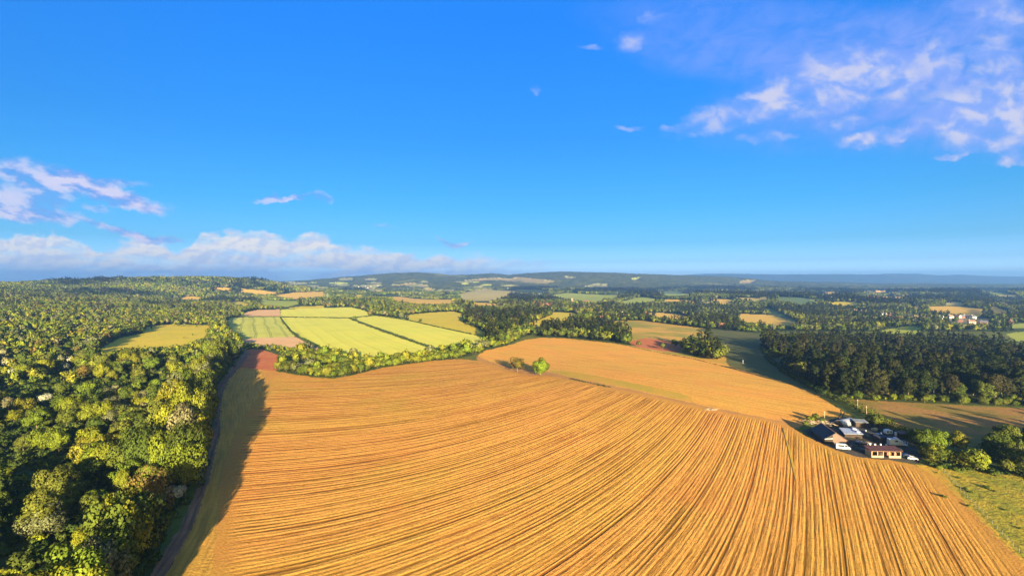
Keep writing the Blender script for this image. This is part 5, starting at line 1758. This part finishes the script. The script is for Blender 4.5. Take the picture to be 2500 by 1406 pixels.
def van(px, py, rz, L, h, paint, label, name='van', cat='van', kind='van'):
    v = thing(name, at(px, py), label, cat, rz)
    k = L / 5.0
    if kind == 'van':
        prof = [(-2.5 * k, .35), (2.45 * k, .35), (2.5 * k, .95), (1.75 * k, 1.2), (1.05 * k, h), (-2.4 * k, h + .03), (-2.5 * k, h - .15)]
        win = [(1.68 * k, 1.22), (1.04 * k, h - .12), (.45 * k, h - .12), (.45 * k, 1.22)]
        side = [(.3 * k, 1.25), (.3 * k, h - .2), (-1.9 * k, h - .2), (-1.9 * k, 1.25)]
    else:
        prof = [(-2.2 * k, .32), (2.2 * k, .32), (2.25 * k, .75), (1.2 * k, .95), (.55 * k, 1.45), (-1.3 * k, 1.48), (-2.0 * k, 1.0), (-2.25 * k, .85)]
        win = [(1.08 * k, .98), (.52 * k, 1.38), (-.25 * k, 1.4), (-.25 * k, .98)]
        side = [(-.35 * k, .98), (-.35 * k, 1.4), (-1.25 * k, 1.4), (-1.7 * k, 1.0)]
    MB().prism(prof, -.92, .92).obj('body', paint, v, .07)
    for s in (-1, 1):
        MB().prism(win, s * .93 - .012, s * .93 + .012).obj('side_window', GLASS, v)
        MB().prism(side, s * .93 - .012, s * .93 + .012).obj('side_window', GLASS, v)
        MB().box((2.5 * k if kind == 'van' else 2.24 * k, s * .65, .72), (.06, .3, .16)).obj('headlight', LAMP, v)
    if kind == 'van':
        w_ = MB().add([(1.79 * k, -.78, 1.24), (1.79 * k, .78, 1.24), (1.12 * k, .78, h - .1), (1.12 * k, -.78, h - .1), (1.74 * k, -.78, 1.2), (1.74 * k, .78, 1.2), (1.07 * k, .78, h - .14), (1.07 * k, -.78, h - .14)], [(0, 1, 2, 3), (4, 7, 6, 5), (0, 4, 5, 1), (1, 5, 6, 2), (2, 6, 7, 3), (3, 7, 4, 0)])
    else:
        w_ = MB().add([(1.23 * k, -.74, .98), (1.23 * k, .74, .98), (.6 * k, .68, 1.44), (.6 * k, -.68, 1.44), (1.18 * k, -.74, .94), (1.18 * k, .74, .94), (.55 * k, .68, 1.4), (.55 * k, -.68, 1.4)], [(0, 1, 2, 3), (4, 7, 6, 5), (0, 4, 5, 1), (1, 5, 6, 2), (2, 6, 7, 3), (3, 7, 4, 0)])
    w_.obj('windscreen', GLASS, v)
    wheels(v, (-1.5 * k, 1.55 * k), .86)
    return v


van(2058, 1096, rad(-18), 5.6, 2.3, WPAINT, 'white camper van parked in front of the barn gable')
van(2216, 1117, rad(-20), 4.3, 1.5, DKPAINT, 'dark car parked right of the open shed', 'car', 'car', 'car')
van(2228, 1122, rad(-30), 3.9, 1.5, WPAINT, 'white car half hidden behind the dark car', 'car', 'car', 'car')
van(2098, 1084, rad(30), 4.2, 1.5, DKPAINT, 'dark car in the yard left of the flatbed trailer', 'car', 'car', 'car')

# white horsebox lorry and trailers
hbx = thing('horsebox', at(2184, 1088), 'white horsebox lorry parked behind the open shed', 'lorry', rad(-6))
MB().box((-.6, 0, 1.95), (4.2, 2.2, 2.6)).obj('box_body', WPAINT, hbx, .06)
MB().prism([(1.6, .5), (3.3, .5), (3.35, 1.3), (2.9, 2.5), (1.6, 2.6)], -1.0, 1.0).obj('cab', WPAINT, hbx, .06)
MB().add([(3.37, -.85, 1.35), (3.37, .85, 1.35), (2.98, .85, 2.35), (2.98, -.85, 2.35), (3.3, -.85, 1.3), (3.3, .85, 1.3), (2.9, .85, 2.3), (2.9, -.85, 2.3)], [(0, 1, 2, 3), (4, 7, 6, 5), (0, 4, 5, 1), (1, 5, 6, 2), (2, 6, 7, 3), (3, 7, 4, 0)]).obj('windscreen', GLASS, hbx)
MB().box((.2, -1.11, 2.4), (1.2, .04, .6)).obj('window', GLASS, hbx)
MB().box((.5, 0, 3.55), (1.0, 2.0, .6)).obj('roof_box', WPAINT, hbx, .08)
wheels(hbx, (-1.8, 2.4), 1.0, .42, .3)
trl = thing('trailer', at(2204, 1089), 'white livestock trailer with open frame beside the horsebox', 'trailer', rad(-6))
MB().box((0, 0, .75), (3.2, 1.9, .5)).obj('bed', WPAINT, trl, .03)
fr = MB()
for x in (-1.5, 0, 1.5):
    for y in (-.9, .9):
        fr.box((x, y, 1.6), (.1, .1, 1.3))
fr.box((0, .9, 2.25), (3.1, .1, .1))
fr.box((0, -.9, 2.25), (3.1, .1, .1))
fr.obj('frame', WPAINT, trl)
wheels(trl, (0,), .98, .36, .22)
MB().tube((1.6, 0, .6), (2.6, 0, .5), .06, .06, 6).obj('drawbar', STEEL, trl)
car_ = thing('caravan', at(2168, 1060), 'small rounded white caravan at the back of the yard', 'caravan', rad(4))
MB().prism([(-1.7, .5), (1.7, .5), (1.85, 1.3), (1.5, 2.2), (.8, 2.4), (-.9, 2.4), (-1.6, 2.1), (-1.85, 1.2)], -1.0, 1.0).obj('body', WPAINT, car_, .12)
for x in (-.9, .7):
    MB().box((x, -1.02, 1.6), (1.0, .04, .6)).obj('window', GLASS, car_)
wheels(car_, (0,), .95, .33, .2)
MB().tube((1.7, 0, .5), (2.7, 0, .45), .06, .06, 6).obj('drawbar', STEEL, car_)
fb = thing('flatbed_trailer', at(2112, 1084), 'pale flatbed trailer standing in the dark yard', 'trailer', rad(-4))
MB().box((0, 0, .85), (4.4, 2.0, .2)).obj('deck', PLANK, fb, .02)
MB().box((-2.15, 0, 1.3), (.1, 2.0, .8)).obj('headboard', PLANK, fb)
wheels(fb, (-.5, .5), .9, .34, .2)
MB().tube((2.2, 0, .8), (3.3, 0, .5), .07, .07, 6).obj('drawbar', STEEL, fb)
for px, py, lb in ((2124, 1086, 'white bulk bag beside the flatbed trailer'), (2136, 1087, 'second white bulk bag right of the flatbed trailer'), (2150, 1087, 'white bulk bag behind the middle of the open shed roof'), (2164, 1088, 'white bulk bag just left of the horsebox'), (2113, 1053, 'white bulk bag by the bushes in the yard middle'), (2151, 1060, 'white bulk bag left of the rounded caravan'), (2129, 1049, 'pale bulk bag at the back of the yard')):
    o = MB().lump((0, 0, .42), (.42, .42, .44), int(px), 10, 7, .08).obj('bulk_bag', WPAINT, None, 0, True)
    o.location = at(px, py)
    tag(o, lb, 'bag')
o = thing('oil_drum', at(2187, 1067), 'red and white drum on a stand behind the horsebox', 'drum')
MB().tube((0, 0, .9), (0, 0, 2.4), .55, .55, 14).obj('tank', WPAINT, o)
MB().tube((0, 0, 0), (0, 0, .9), .5, .5, 10).obj('stand', REDPAINT, o)
# clutter of the yard
CL = [(2105, 1062, 'pallets', 'stack of grey pallets beside the white sheet roof'), (2118, 1066, 'pallets', 'stack of grey pallets in the dark middle of the yard'), (2132, 1064, 'tyres', 'heap of old tyres in the middle of the yard'),
      (2146, 1052, 'tyres', 'heap of old tyres by the round shaded bush'), (2158, 1070, 'logs', 'pile of cut logs near the tractor'), (2122, 1094, 'logs', 'pile of cut logs behind the left end of the open shed'), (2107, 1098, 'pallets', 'stack of pallets left of the open shed'),
      (2176, 1074, 'pallets', 'stack of pallets behind the horsebox'), (2093, 1070, 'tyres', 'heap of old tyres at the corner of the white roofed building'), (2192, 1100, 'logs', 'pile of cut logs between horsebox and open shed'), (2076, 1090, 'pallets', 'low stack of pallets right of the white van'), (2136, 1050, 'logs', 'pile of cut logs under the yard bushes')]
GREYWOOD = weathered('grey weathered wood', (0.22, 0.20, 0.17), (0.13, 0.115, 0.10), 1.0, 0.9)
for px, py, kd, lb in CL:
    b_ = MB()
    r_ = random.Random(px)
    if kd == 'pallets':
        for k in range(r_.randint(4, 8)):
            for q in range(5):
                b_.box((-.5 + q * .25, r_.uniform(-.04, .04), .14 * k + .12), (.16, 1.2, .03))
            for q in (-.5, 0, .5):
                b_.box((0, q, .14 * k + .06), (1.15, .1, .09))
        o = b_.obj('pallet_stack', GREYWOOD)
        ct = 'pallets'
    elif kd == 'tyres':
        for k in range(9):
            x, y, z = r_.uniform(-1, 1), r_.uniform(-.8, .8), .14 + .25 * (k % 3)
            for q in range(10):
                a0, a1 = q * .6283, (q + 1) * .6283
                b_.tube((x + .33 * math.cos(a0), y + .33 * math.sin(a0), z), (x + .33 * math.cos(a1), y + .33 * math.sin(a1), z), .12, .12, 6)
        o = b_.obj('tyre_heap', RUBBER)
        ct = 'tyres'
    else:
        for row in range(3):
            for k in range(6 - row):
                y = (k - (5 - row) / 2) * .42
                b_.tube((-1.2, y, .2 + row * .36), (1.2, y + r_.uniform(-.05, .05), .2 + row * .36), .2, .18, 8)
        o = b_.obj('log_pile', BARK_PALE)
        ct = 'logs'
    o.location = at(px, py)
    o.rotation_euler = (0, 0, r_.uniform(0, 3))
    tag(o, lb, ct)
# wire fence along the lower right edge of the stubble
fl = ground_poly([(2300, 1146), (2345, 1196), (2400, 1254), (2460, 1318), (2520, 1380)])
for i_, (a_, b_) in enumerate(zip(fl[:-1], fl[1:])):
    z_ = float(H(a_[0], a_[1]))
    fn = thing('fence', (a_[0], a_[1], z_), ['wire fence stretch nearest the bushes at the pasture corner', 'second wire fence stretch down the pasture edge', 'third wire fence stretch down the pasture edge', 'lowest wire fence stretch at the right frame edge'][i_], 'fence')
    dv = b_ - a_
    n_ = max(2, int(np.hypot(*dv) / 3.2))
    for k in range(n_):
        q = dv * k / n_
        MB().tube((q[0], q[1], -.2), (q[0], q[1], 1.15), .06, .05, 6).obj('post', GREYWOOD, fn)
    for hh in (.45, .8, 1.08):
        MB().tube((0, 0, hh), (dv[0], dv[1], hh + float(H(b_[0], b_[1])) - z_), .012, .012, 4).obj('wire', STEEL, fn)
# tractor
tr = thing('tractor', at(2142, 1072), 'dark tractor parked in the shaded yard', 'tractor', rad(200))
MB().prism([(.2, .8), (2.0, .8), (2.0, 1.5), (.2, 1.65)], -.4, .4).obj('bonnet', REDPAINT, tr, .05)
MB().prism([(-1.2, .9), (.3, .9), (.2, 2.5), (-1.1, 2.5)], -.7, .7).obj('cab', GLASS, tr, .05)
MB().box((-.45, 0, 2.56), (1.5, 1.6, .12)).obj('cab_roof', WPAINT, tr, .03)
for s in (-1, 1):
    MB().tube((-.7, s * .95 - .22, .8), (-.7, s * .95 + .22, .8), .8, .8, 16).obj('wheel', RUBBER, tr)
    MB().tube((1.5, s * .8 - .15, .45), (1.5, s * .8 + .15, .45), .45, .45, 14).obj('wheel', RUBBER, tr)
# poles
for px, py, h, lb in ((2115.5, 1032, 9.0, 'slim telegraph pole rising beside the low grey shed'), (2094, 1004, 7.0, 'slim telegraph pole on the hedge line above the yard'), (2013, 1024, 4.5, 'short thin post at the corner of the stubble by the barn')):
    p = thing('telegraph_pole', at(px, py), lb, 'pole')
    MB().tube((0, 0, -.4), (0, 0, h), .13, .09, 8).obj('pole', BARK_PALE, p)
    MB().box((0, 0, h - .5), (1.1, .1, .1), .4).obj('crossarm', BARK_PALE, p)
for px, py, lb in ((1521, 780, 'tiny white pole at the crest of the mixed pasture'), (1814, 887, 'tiny white marker post in the shade-darkened pasture')):
    p = thing('marker_post', at(px, py), lb, 'post')
    MB().tube((0, 0, -.3), (0, 0, 2.6), .14, .1, 8).obj('post', WPAINT, p)
    MB().box((0, 0, 2.6), (.8, .15, .2)).obj('cap', WPAINT, p)

# brush heap by the barn and log pile on the track
def brush(px, py, n, spread, hgt, label, seed):
    r_ = random.Random(seed)
    b_ = MB()
    for _ in range(n):
        x, y = r_.gauss(0, spread), r_.gauss(0, spread * .5)
        a_ = r_.uniform(0, 6.28)
        l_ = r_.uniform(1.0, 2.6)
        z = max(.15, r_.uniform(.1, hgt) * (1 - abs(x) / spread / 3))
        b_.tube((x, y, z), (x + math.cos(a_) * l_, y + math.sin(a_) * l_, z + r_.uniform(-.2, .7)), r_.uniform(.05, .16), .03, 5)
    o = b_.obj('brush_pile', BARK_PALE, None)
    o.location = at(px, py)
    tag(o, label, 'brush pile')


brush(1992, 1034, 130, 4.2, 1.6, 'heap of cut brushwood at the stubble corner beside the barn', 3)
brush(1735, 1001, 34, 1.3, .7, 'small heap of branches beside the farm track', 4)
for px, py, k, s, lb in ((1978, 1028, 'bush', .5, 'yellow green scrub bush left of the brushwood heap'), (1992, 1024, 'bushmid', .48, 'dark scrub bush behind the brushwood heap'), (2005, 1030, 'bush', .36, 'small scrub bush between brushwood and barn'), (1968, 1036, 'bush', .32, 'lowest yellow scrub bush at the tip of the barn shadow')):
    g = gp(px, py)
    put_tree(g[0], g[1], g[2], k, s, 'scrub_bush', lb, 'bush')

# ------------------------------------------------------------------ haze
hz = MB().box((0, 7600, 140), (44000, 16800, 400)).obj('haze', bpy.data.materials.new('thin summer haze'))
tag(hz, 'thin blue summer haze filling the air towards the horizon', 'haze', kind='stuff')
hm = hz.data.materials[0]
hm.use_nodes = True
t = NT(hm.node_tree)
for n in list(t.n):
    if n.type == 'BSDF_PRINCIPLED':
        t.n.remove(n)
pv = t.node('ShaderNodeVolumePrincipled')
pv.inputs['Color'].default_value = (0.25, 0.55, 1.0, 1)
pv.inputs['Anisotropy'].default_value = 0.5
pv.inputs['Density'].default_value = 0.000105
t.l.new(pv.outputs[0], [n for n in t.n if n.type == 'OUTPUT_MATERIAL'][0].inputs['Volume'])
